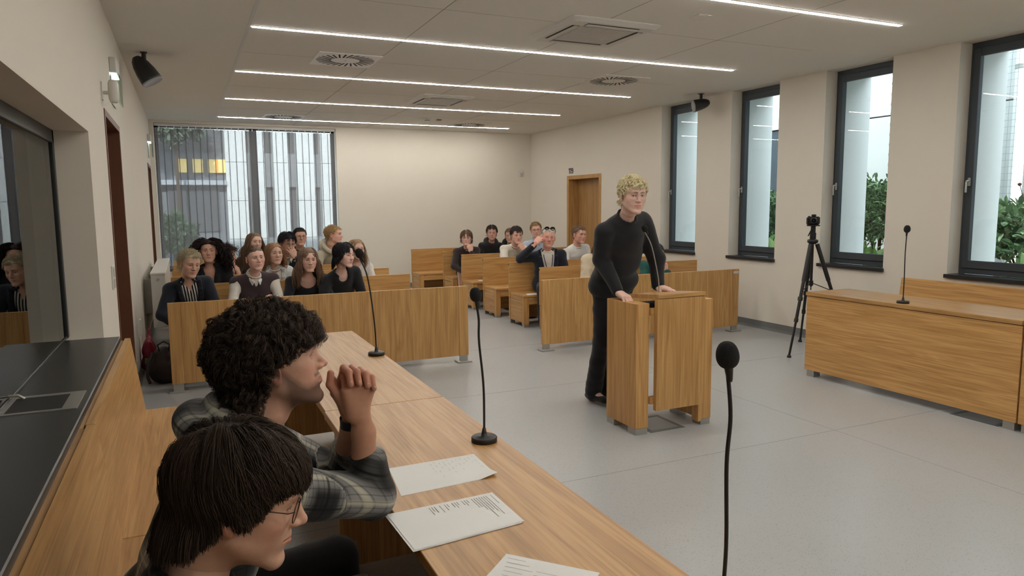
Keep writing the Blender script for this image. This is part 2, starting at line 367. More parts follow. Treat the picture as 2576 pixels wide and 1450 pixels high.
def blind_mat():
    t = NT('blind_fabric'); t.n.remove(t.b)
    tr = t.new('ShaderNodeBsdfTransparent'); tr.inputs[0].default_value = (0.9, 0.92, 0.95, 1)
    df = t.new('ShaderNodeBsdfDiffuse'); df.inputs[0].default_value = srgb(128, 126, 126)
    tl = t.new('ShaderNodeBsdfTranslucent'); tl.inputs[0].default_value = srgb(150, 148, 148)
    m1 = t.new('ShaderNodeMixShader'); m1.inputs[0].default_value = 0.22; t.link(df.outputs[0], m1.inputs[1]); t.link(tl.outputs[0], m1.inputs[2])
    m2 = t.new('ShaderNodeMixShader'); m2.inputs[0].default_value = 0.45; t.link(m1.outputs[0], m2.inputs[1]); t.link(tr.outputs[0], m2.inputs[2])
    t.link(m2.outputs[0], t.out.inputs[0]); return t.m
M_BLIND = blind_mat()
NS = 26; pitch_ = (BX1 - BX0 - 0.06) / NS; sw_ = pitch_ * 1.13
mb = MB(); n_ = 6; vs = []; fs = []
sz0, sz1 = BZ0 + 0.03, BZ1 - 0.085
for i in range(n_ + 1):
    tt = i / n_ - 0.5; yv = 0.003 * (1 - 4 * tt * tt)
    vs += [(tt * sw_, yv, sz0 - BZ1), (tt * sw_, yv, sz1 - BZ1), (tt * sw_, yv + 0.0008, sz0 - BZ1), (tt * sw_, yv + 0.0008, sz1 - BZ1)]
for i in range(n_):
    a = i * 4; b = a + 4; fs += [(a, b, b + 1, a + 1), (a + 2, a + 3, b + 3, b + 2)]
slat_me = bpy.data.meshes.new('slat'); slat_me.from_pydata(vs, [], fs); slat_me.materials.append(M_BLIND)
clip = MB().box(-0.008, 0.008, -0.006, 0.010, -0.088, -0.060).box(-0.004, 0.004, -0.003, 0.003, -0.062, -0.045)
clip_me = bpy.data.meshes.new('slat_clip'); clip_me.from_pydata(clip.v, [], clip.f); clip_me.materials.append(plain('clip_white', srgb(225, 225, 225), 0.4))
for i in range(NS):
    o = bpy.data.objects.new('slat', slat_me); COL.objects.link(o); o.parent = bl
    o.location = (BX0 + 0.03 + (i + 0.5) * pitch_ - 1.12, 0.0015 * (i % 2), 0.0); o.rotation_euler = (0, 0, math.radians(4 + rnd.uniform(-1.5, 1.5) + (10 if i in (12, 25) else 0)))
    o2 = bpy.data.objects.new('slat_clip', clip_me); COL.objects.link(o2); o2.parent = o; o2.location = (0, 0, 0)

# ------------------------------------------------------------------ ceiling lights
M_LED = emit('led_diffuser', (1.0, 0.955, 0.88, 1), LED)
M_LEDGAP = plain('led_profile', srgb(150, 146, 138), 0.5)
for i, (y, x1) in enumerate(((4.27, 5.6), (6.39, 5.68), (8.48, 5.72), (10.60, 5.76), (12.75, 5.80), (2.15, 5.6), (0.05, 5.6), (-2.0, 5.6))):
    nm = ['recessed light line nearest the camera, above the lectern side', 'second light line from the front, crossing between the ceiling cassettes', 'third light line from the front of the ceiling', 'fourth light line, just behind the small ceiling cassette',
          'farthest light line, nearest the back wall', 'light line above the camera', 'light line behind the camera', 'last light line by the front wall'][i]
    t = thing('ceiling_light', 'long thin white ' + nm, 'light', ((0.59 + x1) / 2, y, ZC), 'recessed light lines in the ceiling')
    part(MB().box(0.59, x1, y - 0.024, y + 0.024, ZC - 0.003, ZC - 0.0005), 'profile', M_LEDGAP, t)
    L = (x1 - 0.59) / 4
    for k in range(4):
        part(MB().box(0.592 + k * L, 0.588 + (k + 1) * L - 0.004, y - 0.017, y - 0.002, ZC - 0.006, ZC - 0.003).box(0.592 + k * L, 0.588 + (k + 1) * L - 0.004, y + 0.003, y + 0.016, ZC - 0.006, ZC - 0.003), 'diffuser', M_LED, t)
# ---- ceiling cassettes
def cassette(x0, x1, y0, y1, lab):
    cx, cy = (x0 + x1) / 2, (y0 + y1) / 2
    t = thing('air_conditioner', lab, 'air conditioner', (cx, cy, ZC), 'ceiling cassettes')
    mb = MB(); z0, z1 = ZC - 0.035, ZC
    def rr(hx, hy, r, z): 
        P = []
        for qx, qy, a0 in ((1, 1, 0), (-1, 1, 90), (-1, -1, 180), (1, -1, 270)):
            for j in range(5): a = math.radians(a0 + j * 22.5); P.append((cx + qx * (hx - r) + r * math.cos(a), cy + qy * (hy - r) + r * math.sin(a), z))
        return P
    hx, hy = (x1 - x0) / 2, (y1 - y0) / 2
    P = rr(hx, hy, 0.06, z1) + rr(hx, hy, 0.06, z1 - 0.012) + rr(hx - 0.05, hy - 0.05, 0.04, z0); n = 20
    fs = [(i, (i + 1) % n, n + (i + 1) % n, n + i) for i in range(n)] + [(n + i, n + (i + 1) % n, 2 * n + (i + 1) % n, 2 * n + i) for i in range(n)] + [tuple(range(2 * n, 3 * n))]
    mb.add(P, fs); part(mb, 'housing', M_WHITE, t)
    ix, iy = hx * 0.58, hy * 0.58
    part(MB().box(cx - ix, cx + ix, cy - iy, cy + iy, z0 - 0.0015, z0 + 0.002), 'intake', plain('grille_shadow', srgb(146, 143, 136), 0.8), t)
    sl = MB()
    for k in range(22): yv = cy - iy + (k + 0.5) * 2 * iy / 22; sl.box(cx - ix, cx + ix, yv - iy / 34, yv + iy / 34, z0 - 0.004, z0 - 0.0005)
    for k in range(5): xv = cx - ix + k * 2 * ix / 4; sl.box(xv - 0.003, xv + 0.003, cy - iy, cy + iy, z0 - 0.0045, z0 - 0.0005)
    g = part(sl, 'grille', M_WHITE, t); g['kind'] = 'stuff'
    for (ax, s) in ((0, 1), (0, -1), (1, 1), (1, -1)):
        if ax: a = (cx - ix, cx + ix, cy + s * hy * 0.72 - 0.035, cy + s * hy * 0.72 + 0.035)
        else: a = (cx + s * hx * 0.72 - 0.035, cx + s * hx * 0.72 + 0.035, cy - iy, cy + iy)
        o = part(MB().box(*a, z0 - 0.001, z0 + 0.002), 'outlet', plain('outlet_dark', srgb(52, 50, 46), 0.8), t)
        b = (a[0] + 0.004, a[1] - 0.004, a[2] + 0.022, a[3] - 0.012) if ax else (a[0] + 0.022, a[1] - 0.012, a[2] + 0.004, a[3] - 0.004)
        part(MB().box(*b, z0 - 0.006, z0 - 0.001), 'vane', M_WHITE, t)
cassette(2.86, 3.72, 5.03, 5.87, 'white ceiling cassette air conditioner nearest the camera, between the first two light lines')
cassette(2.95, 3.72, 9.22, 10.12, 'white ceiling cassette air conditioner farther back, between the third and fourth light lines')
# ---- swirl diffusers
def diffuser(cx, cy, lab, white):
    t = thing('ceiling_vent', lab, 'vent', (cx, cy, ZC), 'square swirl vents in the ceiling')
    part(MB().box(cx - 0.31, cx + 0.31, cy - 0.32, cy + 0.32, ZC - 0.006, ZC), 'vent_plate', white, t)
    sm = MB().box(0.135, 0.285, -0.0085, 0.0085, -0.0016, 0); me = bpy.data.meshes.new('slot'); me.from_pydata(sm.v, [], sm.f); me.materials.append(plain('slot_black', srgb(18, 18, 18), 0.7))
    bm_ = MB().box(0.14, 0.28, 0.001, 0.006, -0.006, -0.0016); bme = bpy.data.meshes.new('blade'); bme.from_pydata(bm_.v, [], bm_.f); bme.materials.append(white)
    for k in range(28):
        o = bpy.data.objects.new('slot', me); COL.objects.link(o); o.parent = t; o.location = (0, 0, -0.006)
        a = 2 * PI * k / 28; o.rotation_euler = (0, 0, a); o.location = (0.05 * math.sin(a), -0.05 * math.cos(a), -0.006)
    part(MB().lathe([(0.0, -0.004), (0.008, -0.004), (0.008, 0)], (cx, cy, ZC - 0.006), 10), 'screw', M_STEEL, t)
M_VW = plain('vent_white', srgb(240, 240, 240), 0.45)
diffuser(1.575, 7.46, 'bright white square swirl vent left of centre, behind the second light line', M_VW)
diffuser(4.79, 7.46, 'square swirl vent on the window side of the ceiling, slots bent in a ring', M_CEIL)
diffuser(1.57, 12.40, 'white square swirl vent in the far left of the ceiling near the blind', M_VW)
diffuser(4.85, 12.41, 'square swirl vent far back near the smoke detector', M_CEIL)
t = thing('smoke_detector', 'small round smoke detector on the ceiling near the far light line', 'detector', (3.84, 11.77, ZC))
part(MB().lathe([(0.05, 0), (0.05, -0.018), (0.038, -0.024), (0.038, -0.05), (0.0, -0.062)], (3.84, 11.77, ZC), 20), 'housing', M_WHITE, t)
part(MB().lathe([(0.04, -0.030), (0.041, -0.040)], (3.84, 11.77, ZC), 20), 'vent_ring', M_GAP, t)
tag(centred(MB().box(4.04, 4.12, 11.83, 11.90, ZC - 0.012, ZC, 0.003), 'ceiling_sensor', M_GAP, 'tiny dark sensor plate beside the round smoke detector', 'sensor'))
t = thing('ceiling_hatch', 'small thin square frame flush in the ceiling beside the near light line', 'hatch', (3.83, 4.71, ZC))
part(MB().box(3.77, 3.90, 4.64, 4.78, ZC - 0.004, ZC), 'hatch_frame', M_WHITE, t); part(MB().box(3.785, 3.885, 4.655, 4.765, ZC - 0.006, ZC - 0.004), 'hatch_lid', M_CEIL, t)

# ---- black pendant speakers
def speaker(p, aim, lab, roll=0.0, sc=1.0):
    t = thing('loudspeaker', lab, 'speaker', p, 'black ceiling loudspeakers')
    p = Vector(p); q = Vector(aim).normalized(); rot = q.to_track_quat('Z', 'Y').to_matrix().to_4x4()
    c = p + Vector((0, 0, -0.135 * sc)); M = Matrix.Translation(c) @ rot @ Matrix.Rotation(roll, 4, 'Z') @ Matrix.Scale(sc, 4)
    prof = [(0.004, -0.115), (0.035, -0.110), (0.062, -0.085), (0.082, -0.045), (0.096, 0.01), (0.104, 0.075), (0.104, 0.095)]
    part(MB().lathe(prof, (0, 0, 0), 28, M, sx=1.0, sy=0.72), 'housing', M_BLACK, t)
    part(MB().lathe([(0.1045, 0.092), (0.107, 0.098), (0.1, 0.104), (0.092, 0.1)], (0, 0, 0), 28, M, sx=1.0, sy=0.72), 'rim', plain('speaker_rim', srgb(150, 152, 155), 0.4), t)
    part(MB().lathe([(0.0, 0.092), (0.094, 0.094)], (0, 0, 0), 28, M, sx=1.0, sy=0.70), 'grille', plain('speaker_grille', srgb(120, 122, 128), 0.7, bump=0.6, bscale=900), t)
    mb = MB().box(p.x - 0.03, p.x + 0.03, p.y - 0.03, p.y + 0.03, p.z - 0.006, p.z).tube([p, p + Vector((0, 0, -0.07 * sc))], 0.020, 12)
    part(mb, 'bracket', M_BLACK, t)
speaker((-0.27, 7.82, ZC), (0.48, -0.05, -0.80), 'black bullet-shaped loudspeaker hanging over the left wall doorway', 0.3, 1.25)
speaker((6.46, 7.88, ZC), (-0.80, 0.42, -0.22), 'black loudspeaker hanging at the top of the far right window', 0.2, 1.05)
# ---- small fittings on walls
t = thing('exit_sign', 'lit emergency exit sign standing off the left wall above the nearer doorway', 'sign', (XL, 6.55, 2.55), 'lit exit signs on the left wall')
def exit_sign(t, y, z, k):
    part(MB().box(XL, XL + 0.05 * k, y - 0.16, y + 0.16, z + 0.11, z + 0.23, 0.006), 'housing', M_WHITE, t)
    part(MB().box(XL + 0.006, XL + 0.045 * k, y - 0.15, y + 0.15, z + 0.103, z + 0.11), 'lamp', emit('exit_lamp', (0.75, 0.95, 1.0, 1), 7), t)
    part(MB().box(XL + 0.004, XL + 0.010, y - 0.155, y + 0.155, z - 0.13, z + 0.10), 'backplate', M_WHITE, t)
    part(MB().box(XL + 0.05, XL + 0.062, y - 0.15, y + 0.15, z - 0.12, z + 0.105), 'sign_panel', glass('sign_acrylic', (0.75, 0.9, 0.8, 1), 0.1), t)
exit_sign(t, 6.62, 2.55, 1.0)
t = thing('exit_sign', 'small distant lit exit sign high on the left wall above the far doorway', 'sign', (XL, 13.0, 2.55), 'lit exit signs on the left wall')
exit_sign(t, 12.9, 2.55, 1.0)
t = thing('wall_sensor', 'rounded white alarm sensor on a bracket beside the nearer exit sign', 'sensor', (XL, 5.72, 2.41))
M = Matrix.Translation((XL + 0.070, 5.72, 2.41)) @ Matrix.Rotation(0.15, 4, 'Z')
part(MB().lathe([(0.030, -0.075), (0.043, -0.05), (0.046, 0.0), (0.043, 0.055), (0.032, 0.075)], (0, 0, 0), 20, M, sx=0.75, sy=1.0), 'housing', M_WHITE, t)
part(MB().tube([(XL, 5.72, 2.40), (XL + 0.05, 5.72, 2.40)], 0.012, 8).box(XL, XL + 0.006, 5.68, 5.76, 2.35, 2.47), 'bracket', M_WHITE, t)
t = thing('light_switch', 'white double light switch on the left wall before the doorway', 'switch', (XL, 5.49, 1.14))
part(MB().box(XL, XL + 0.012, 5.44, 5.54, 1.06, 1.22, 0.003), 'switch_plate', M_WHITE, t)
for z in (1.10, 1.175): part(MB().box(XL + 0.012, XL + 0.018, 5.455, 5.525, z - 0.03, z + 0.03, 0.002), 'rocker', plain('rocker', srgb(190, 190, 186), 0.4), t)
t = thing('wall_socket', 'small white double socket low on the left wall before the radiator', 'socket', (XL, 7.95, 0.42))
part(MB().box(XL, XL + 0.012, 7.88, 8.02, 0.34, 0.50, 0.003), 'socket_plate', M_WHITE, t)
t = thing('motion_sensor', 'small white motion sensor on the back wall near the right corner', 'sensor', (6.44, YB, 2.22))
part(MB().box(6.40, 6.48, YB - 0.05, YB, 2.21, 2.34, 0.012), 'housing', M_WHITE, t); part(MB().box(6.415, 6.465, YB - 0.054, YB - 0.05, 2.23, 2.28, 0.004), 'lens', plain('sensor_lens', srgb(170, 170, 168), 0.3), t)
t = thing('room_number', 'black room number 119 on the wall above the oak door', 'number', (XR, 11.86, 2.19))
def digit(poly_strips, u0):
    mb = MB()
    for st in poly_strips:      # (u, v) quads read left to right, seen from inside the room
        n = len(st); f = [(XR - 0.004, 11.86 - (u0 + u), 2.195 + v) for u, v in st]; g = [(XR, y, z) for _, y, z in f]
        mb.add(f + g, [tuple(range(n)), tuple(range(n, 2 * n))[::-1]] + [(i, n + i, n + (i + 1) % n, (i + 1) % n) for i in range(n)])
    part(mb, 'digit', M_BLACK, t)
one = [[(0.020, 0), (0.040, 0), (0.040, 0.105), (0.020, 0.105)], [(0.000, 0.074), (0.020, 0.084), (0.020, 0.105), (0.000, 0.092)]]
def arc(cu, cv, ru, rv, w, a0, a1, n):
    P = [(math.cos(math.radians(a0 + (a1 - a0) * i / n)), math.sin(math.radians(a0 + (a1 - a0) * i / n))) for i in range(n + 1)]
    return [[(cu + c0 * ru, cv + s0 * rv), (cu + c1 * ru, cv + s1 * rv), (cu + c1 * (ru - w), cv + s1 * (rv - w)), (cu + c0 * (ru - w), cv + s0 * (rv - w))] for (c0, s0), (c1, s1) in zip(P, P[1:])]
nine = arc(0.032, 0.073, 0.032, 0.032, 0.018, 0, 360, 16) + [[(0.046, 0.030), (0.064, 0.030), (0.064, 0.073), (0.046, 0.073)]] + arc(0.032, 0.030, 0.032, 0.030, 0.018, -150, 0, 8)
digit(one, -0.075); digit(one, -0.022); digit(nine, 0.032)
# ------------------------------------------------------------------ sculpting: smooth unions of limbs meshed as one surface
class Field:
    def __init__(s, lo, hi, res):
        s.lo = np.array(lo, float); s.res = res
        s.n = np.maximum(4, np.ceil((np.array(hi, float) - s.lo) / res).astype(int) + 1)
        s.d = np.full(tuple(s.n), 0.5, np.float32)
        s.ax = [(s.lo[i] + np.arange(s.n[i]) * res).astype(np.float32) for i in range(3)]
    def _sub(s, lo, hi):
        a = np.clip(np.floor((lo - s.lo) / s.res).astype(int), 0, s.n); b = np.clip(np.ceil((hi - s.lo) / s.res).astype(int) + 1, 0, s.n)
        if (b <= a).any(): return None
        sl = tuple(slice(a[i], b[i]) for i in range(3))
        X = s.ax[0][sl[0]][:, None, None]; Y = s.ax[1][sl[1]][None, :, None]; Z = s.ax[2][sl[2]][None, None, :]
        return sl, X, Y, Z
    def _mix(s, sl, q, k, sub):
        d = s.d[sl]
        if sub:
            q = -q
            if k > 0: h = np.maximum(k - np.abs(d - q), 0) / k; s.d[sl] = np.maximum(d, q) + h * h * k * 0.25
            else: s.d[sl] = np.maximum(d, q)
        else:
            if k > 0: h = np.maximum(k - np.abs(d - q), 0) / k; s.d[sl] = np.minimum(d, q) - h * h * k * 0.25
            else: s.d[sl] = np.minimum(d, q)
    def cap(s, a, b, ra, rb=None, k=0.02, sub=False, flat=None):
        rb = ra if rb is None else rb
        a = np.array(a, float); b = np.array(b, float); m = max(ra, rb) + k + 4 * s.res
        r = s._sub(np.minimum(a, b) - m, np.maximum(a, b) + m)
        if r is None: return s
        sl, X, Y, Z = r; v = b - a; L = max(float(v @ v), 1e-9)
        px, py, pz = X - a[0], Y - a[1], Z - a[2]
        t = np.clip((px * v[0] + py * v[1] + pz * v[2]) / L, 0, 1)
        dx, dy, dz = px - t * v[0], py - t * v[1], pz - t * v[2]
        if flat is not None:   # (axis, factor): squash the section along an axis
            ax, fc = flat; ax = np.array(ax, float); ax /= np.linalg.norm(ax)
            u = dx * ax[0] + dy * ax[1] + dz * ax[2]; e = (1 / fc - 1) * u
            dx, dy, dz = dx + e * ax[0], dy + e * ax[1], dz + e * ax[2]
        q = np.sqrt(dx * dx + dy * dy + dz * dz) - (ra + (rb - ra) * t)
        if flat is not None: q = q * fc ** 0.5
        s._mix(sl, q, k, sub); return s
    def ell(s, c, r, k=0.02, R=None, sub=False):
        c = np.array(c, float); r = np.array(r, float); m = r.max() + k + 4 * s.res
        rr = s._sub(c - m, c + m)
        if rr is None: return s
        sl, X, Y, Z = rr; px, py, pz = X - c[0], Y - c[1], Z - c[2]
        if R is not None:
            R = np.array(R); px, py, pz = [px * R[0, i] + py * R[1, i] + pz * R[2, i] for i in range(3)]
        a = np.sqrt((px / r[0]) ** 2 + (py / r[1]) ** 2 + (pz / r[2]) ** 2)
        b = np.sqrt((px / r[0] ** 2) ** 2 + (py / r[1] ** 2) ** 2 + (pz / r[2] ** 2) ** 2)
        q = a * (a - 1) / np.maximum(b, 1e-6)
        s._mix(sl, q, k, sub); return s
    def fn(s, f, k=0.0, sub=True):
        sl = (slice(None),) * 3
        s._mix(sl, f(s.ax[0][:, None, None], s.ax[1][None, :, None], s.ax[2][None, None, :]), k, sub); return s
    def wrinkle(s, amp, scale, seed=0, dirn=(0.3, 0.2, 1)):
        r = np.random.RandomState(seed)
        X, Y, Z = s.ax[0][:, None, None], s.ax[1][None, :, None], s.ax[2][None, None, :]
        tot = 0
        for i in range(5):
            w = r.normal(size=3) * np.array(dirn) + r.normal(size=3) * 0.35; w = w / np.linalg.norm(w) * scale * (0.6 + 0.3 * i)
            w2 = r.normal(size=3) * scale * 0.35
            tot = tot + np.sin(X * w[0] + Y * w[1] + Z * w[2] + 1.8 * np.sin(X * w2[0] + Y * w2[1] + Z * w2[2] + r.rand() * 6) + r.rand() * 6) / (1 + 0.5 * i)
        s.d += (amp * tot / 2.2).astype(np.float32); return s
    def mesh(s):
        d = s.d; S = d < 0
        n = s.n
        c = np.zeros(tuple(n - 1), np.int8)
        for i in (0, 1):
            for j in (0, 1):
                for k in (0, 1): c += S[i:n[0] - 1 + i, j:n[1] - 1 + j, k:n[2] - 1 + k]
        act = (c > 0) & (c < 8); I = np.argwhere(act)
        if len(I) == 0: return np.zeros((0, 3)), np.zeros((0, 4), int)
        idx = np.full(act.shape, -1, np.int64); idx[act] = np.arange(len(I))
        V = np.zeros((len(I), 3)); W = np.zeros(len(I))
        cv = {}
        for i in (0, 1):
            for j in (0, 1):
                for k in (0, 1): cv[i, j, k] = d[I[:, 0] + i, I[:, 1] + j, I[:, 2] + k]
        for a in range(3):
            for u in (0, 1):
                for w in (0, 1):
                    o = [0, 0, 0]; o[(a + 1) % 3] = u; o[(a + 2) % 3] = w; o2 = list(o); o2[a] = 1
                    d0, d1 = cv[tuple(o)], cv[tuple(o2)]; m = (d0 < 0) != (d1 < 0)
                    t = np.where(m, d0 / np.where(m, d0 - d1, 1), 0)
                    p = np.tile(np.array(o, float), (len(I), 1)); p[:, a] = t
                    V += p * m[:, None]; W += m
        V = V / W[:, None] + I; V = V * s.res + s.lo
        Q = []
        for a in range(3):
            b, c2 = (a + 1) % 3, (a + 2) % 3
            sl0 = [slice(None)] * 3; sl1 = [slice(None)] * 3
            sl0[a] = slice(0, n[a] - 1); sl1[a] = slice(1, n[a])
            for q in (b, c2): sl0[q] = slice(1, n[q] - 1); sl1[q] = slice(1, n[q] - 1)
            s0, s1 = S[tuple(sl0)], S[tuple(sl1)]; E = np.argwhere(s0 != s1)
            if len(E) == 0: continue
            fl = s0[tuple(E.T)]; E = E.copy(); E[:, b] += 1; E[:, c2] += 1
            def g(db, dc):
                F = E.copy(); F[:, b] += db; F[:, c2] += dc; return idx[tuple(F.T)]
            q = np.stack([g(-1, -1), g(0, -1), g(0, 0), g(-1, 0)], 1)
            q[~fl] = q[~fl][:, ::-1]; Q.append(q)
        return V, np.concatenate(Q)
def smooth_mesh(V, Q, it=1, f=0.5):
    e = np.concatenate([Q[:, [0, 1]], Q[:, [1, 2]], Q[:, [2, 3]], Q[:, [3, 0]]])
    n = len(V)
    for _ in range(it):
        A = np.zeros((n, 3)); c = np.bincount(e[:, 0], minlength=n) + np.bincount(e[:, 1], minlength=n)
        for i in range(3): A[:, i] = np.bincount(e[:, 0], V[e[:, 1], i], n) + np.bincount(e[:, 1], V[e[:, 0], i], n)
        V = V * (1 - f) + A / np.maximum(c, 1)[:, None] * f
    return V
def np_mesh(name, V, Q, mat, parent=None, col=None, off=None, smooth=True):
    """fast mesh from arrays; Q is n x 4 or n x 3; vertices in world coordinates"""
    V = np.asarray(V, float)
    if off is not None: V = V - np.array(off)
    me = bpy.data.meshes.new(name); k = Q.shape[1]
    me.vertices.add(len(V)); me.vertices.foreach_set('co', V.astype(np.float32).ravel())
    me.loops.add(Q.size); me.loops.foreach_set('vertex_index', Q.astype(np.int32).ravel())
    me.polygons.add(len(Q)); me.polygons.foreach_set('loop_start', np.arange(0, Q.size, k, dtype=np.int32))
    me.polygons.foreach_set('use_smooth', np.full(len(Q), smooth))
    me.materials.append(mat); me.update(calc_edges=True)
    if col is not None:
        a = me.color_attributes.new('Col', 'FLOAT_COLOR', 'POINT')
        c = np.ones((len(V), 4), np.float32); c[:, :3] = col; a.data.foreach_set('color', c.ravel())
    o = bpy.data.objects.new(name, me); COL.objects.link(o)
    if parent is not None: o.parent = parent
    return o
def n3(v): v = np.array(v, float); return v / max(np.linalg.norm(v), 1e-9)
def basis(fwd, up=(0, 0, 1), roll=0.0):
    """columns: right, forward, up"""
    f = n3(fwd); r = n3(np.cross(f, up)); u = np.cross(r, f)
    if roll: c, s_ = math.cos(roll), math.sin(roll); r, u = r * c + u * s_, u * c - r * s_
    return np.stack([r, f, u], 1)
def lin(c): return np.array(srgb(*c)[:3])
def tone(c):   # keep skin tones from going orange under the warm lights
    m = sum(c) / 3; return tuple(min(255, m + (v - m) * 0.88 + 18) for v in c)

# ---- vertex-coloured skin and hair
def vcol_mat(name, rough, spec, sss=0.0, bump=0.0, bscale=300):
    t = NT(name); a = t.new('ShaderNodeAttribute', attribute_name='Col')
    t.b.inputs['Roughness'].default_value = rough; t.b.inputs['Specular IOR Level'].default_value = spec
    nz = t.new('ShaderNodeTexNoise'); nz.inputs['Scale'].default_value = 60; nz.inputs['Detail'].default_value = 3
    tc = t.new('ShaderNodeTexCoord'); t.link(tc.outputs['Object'], nz.inputs['Vector'])
    mr = t.new('ShaderNodeMapRange'); mr.inputs[3].default_value = 0.9; mr.inputs[4].default_value = 1.1; t.link(nz.outputs['Fac'], mr.inputs[0])
    mm = t.new('ShaderNodeVectorMath', operation='SCALE'); t.link(a.outputs['Color'], mm.inputs[0]); t.link(mr.outputs[0], mm.inputs[3])
    t.link(mm.outputs[0], t.b.inputs['Base Color'])
    if sss:
        t.b.inputs['Subsurface Weight'].default_value = sss; t.b.inputs['Subsurface Radius'].default_value = (1, 0.35, 0.2); t.b.inputs['Subsurface Scale'].default_value = 0.004
    if bump:
        n2 = t.new('ShaderNodeTexNoise'); n2.inputs['Scale'].default_value = bscale; n2.inputs['Detail'].default_value = 4; t.link(tc.outputs['Object'], n2.inputs['Vector'])
        bp = t.new('ShaderNodeBump'); bp.inputs['Strength'].default_value = bump; bp.inputs['Distance'].default_value = 0.001
        t.link(n2.outputs['Fac'], bp.inputs['Height']); t.link(bp.outputs[0], t.b.inputs['Normal'])
    return t.m
M_SKIN = vcol_mat('skin', 0.48, 0.35, 0.12, 0.25, 500)
M_HAIR = vcol_mat('hair_strands', 0.62, 0.22)
def eye_mat():
    t = NT('eye'); tc = t.new('ShaderNodeTexCoord'); sp = t.new('ShaderNodeSeparateXYZ'); t.link(tc.outputs['Object'], sp.inputs[0])
    x2 = t.new('ShaderNodeMath', operation='MULTIPLY'); t.link(sp.outputs[0], x2.inputs[0]); t.link(sp.outputs[0], x2.inputs[1])
    z2 = t.new('ShaderNodeMath', operation='MULTIPLY'); t.link(sp.outputs[2], z2.inputs[0]); t.link(sp.outputs[2], z2.inputs[1])
    ad = t.new('ShaderNodeMath', operation='ADD'); t.link(x2.outputs[0], ad.inputs[0]); t.link(z2.outputs[0], ad.inputs[1])
    sq = t.new('ShaderNodeMath', operation='SQRT'); t.link(ad.outputs[0], sq.inputs[0])
    ml = t.new('ShaderNodeMath', operation='MULTIPLY'); ml.inputs[1].default_value = 100; t.link(sq.outputs[0], ml.inputs[0])
    r = t.new('ShaderNodeValToRGB'); e = r.color_ramp.elements; r.color_ramp.interpolation = 'LINEAR'
    e[0].position = 0.0; e[0].color = (0.004, 0.003, 0.003, 1); e[1].position = 0.24; e[1].color = (0.004, 0.003, 0.003, 1)
    for p, c in ((0.28, (0.09, 0.055, 0.03, 1)), (0.52, (0.07, 0.045, 0.03, 1)), (0.60, (0.5, 0.46, 0.43, 1)), (1.0, (0.46, 0.41, 0.38, 1))):
        k = e.new(p); k.color = c
    t.link(ml.outputs[0], r.inputs[0]); t.link(r.outputs[0], t.b.inputs['Base Color']); t.b.inputs['Roughness'].default_value = 0.12
    return t.m
M_EYE = eye_mat()
def ball_arrays(r, nu=16, nv=12):
    V = [(0, 0, r)]; Q = []
    for j in range(1, nv):
        for i in range(nu):
            a = 2 * PI * i / nu; b = PI * j / nv; V.append((r * math.sin(b) * math.cos(a), r * math.sin(b) * math.sin(a), r * math.cos(b)))
    V.append((0, 0, -r)); T = []
    for i in range(nu): T.append((0, 1 + i, 1 + (i + 1) % nu, 1 + (i + 1) % nu)); 
    mb = MB(); mb.v = V; f = []
    for i in range(nu): f.append((0, 1 + i, 1 + (i + 1) % nu)); f.append((len(V) - 1, 1 + (nv - 2) * nu + (i + 1) % nu, 1 + (nv - 2) * nu + i))
    for j in range(nv - 2):
        for i in range(nu): a = 1 + j * nu; f.append((a + i, a + nu + i, a + nu + (i + 1) % nu, a + (i + 1) % nu))
    mb.f = f; mb.sm = [True] * len(f); return mb
_em = ball_arrays(0.0122, 20, 14); EYE_ME = bpy.data.meshes.new('eye'); EYE_ME.from_pydata(_em.v, [], _em.f)
EYE_ME.polygons.foreach_set('use_smooth', _em.sm); EYE_ME.materials.append(M_EYE)

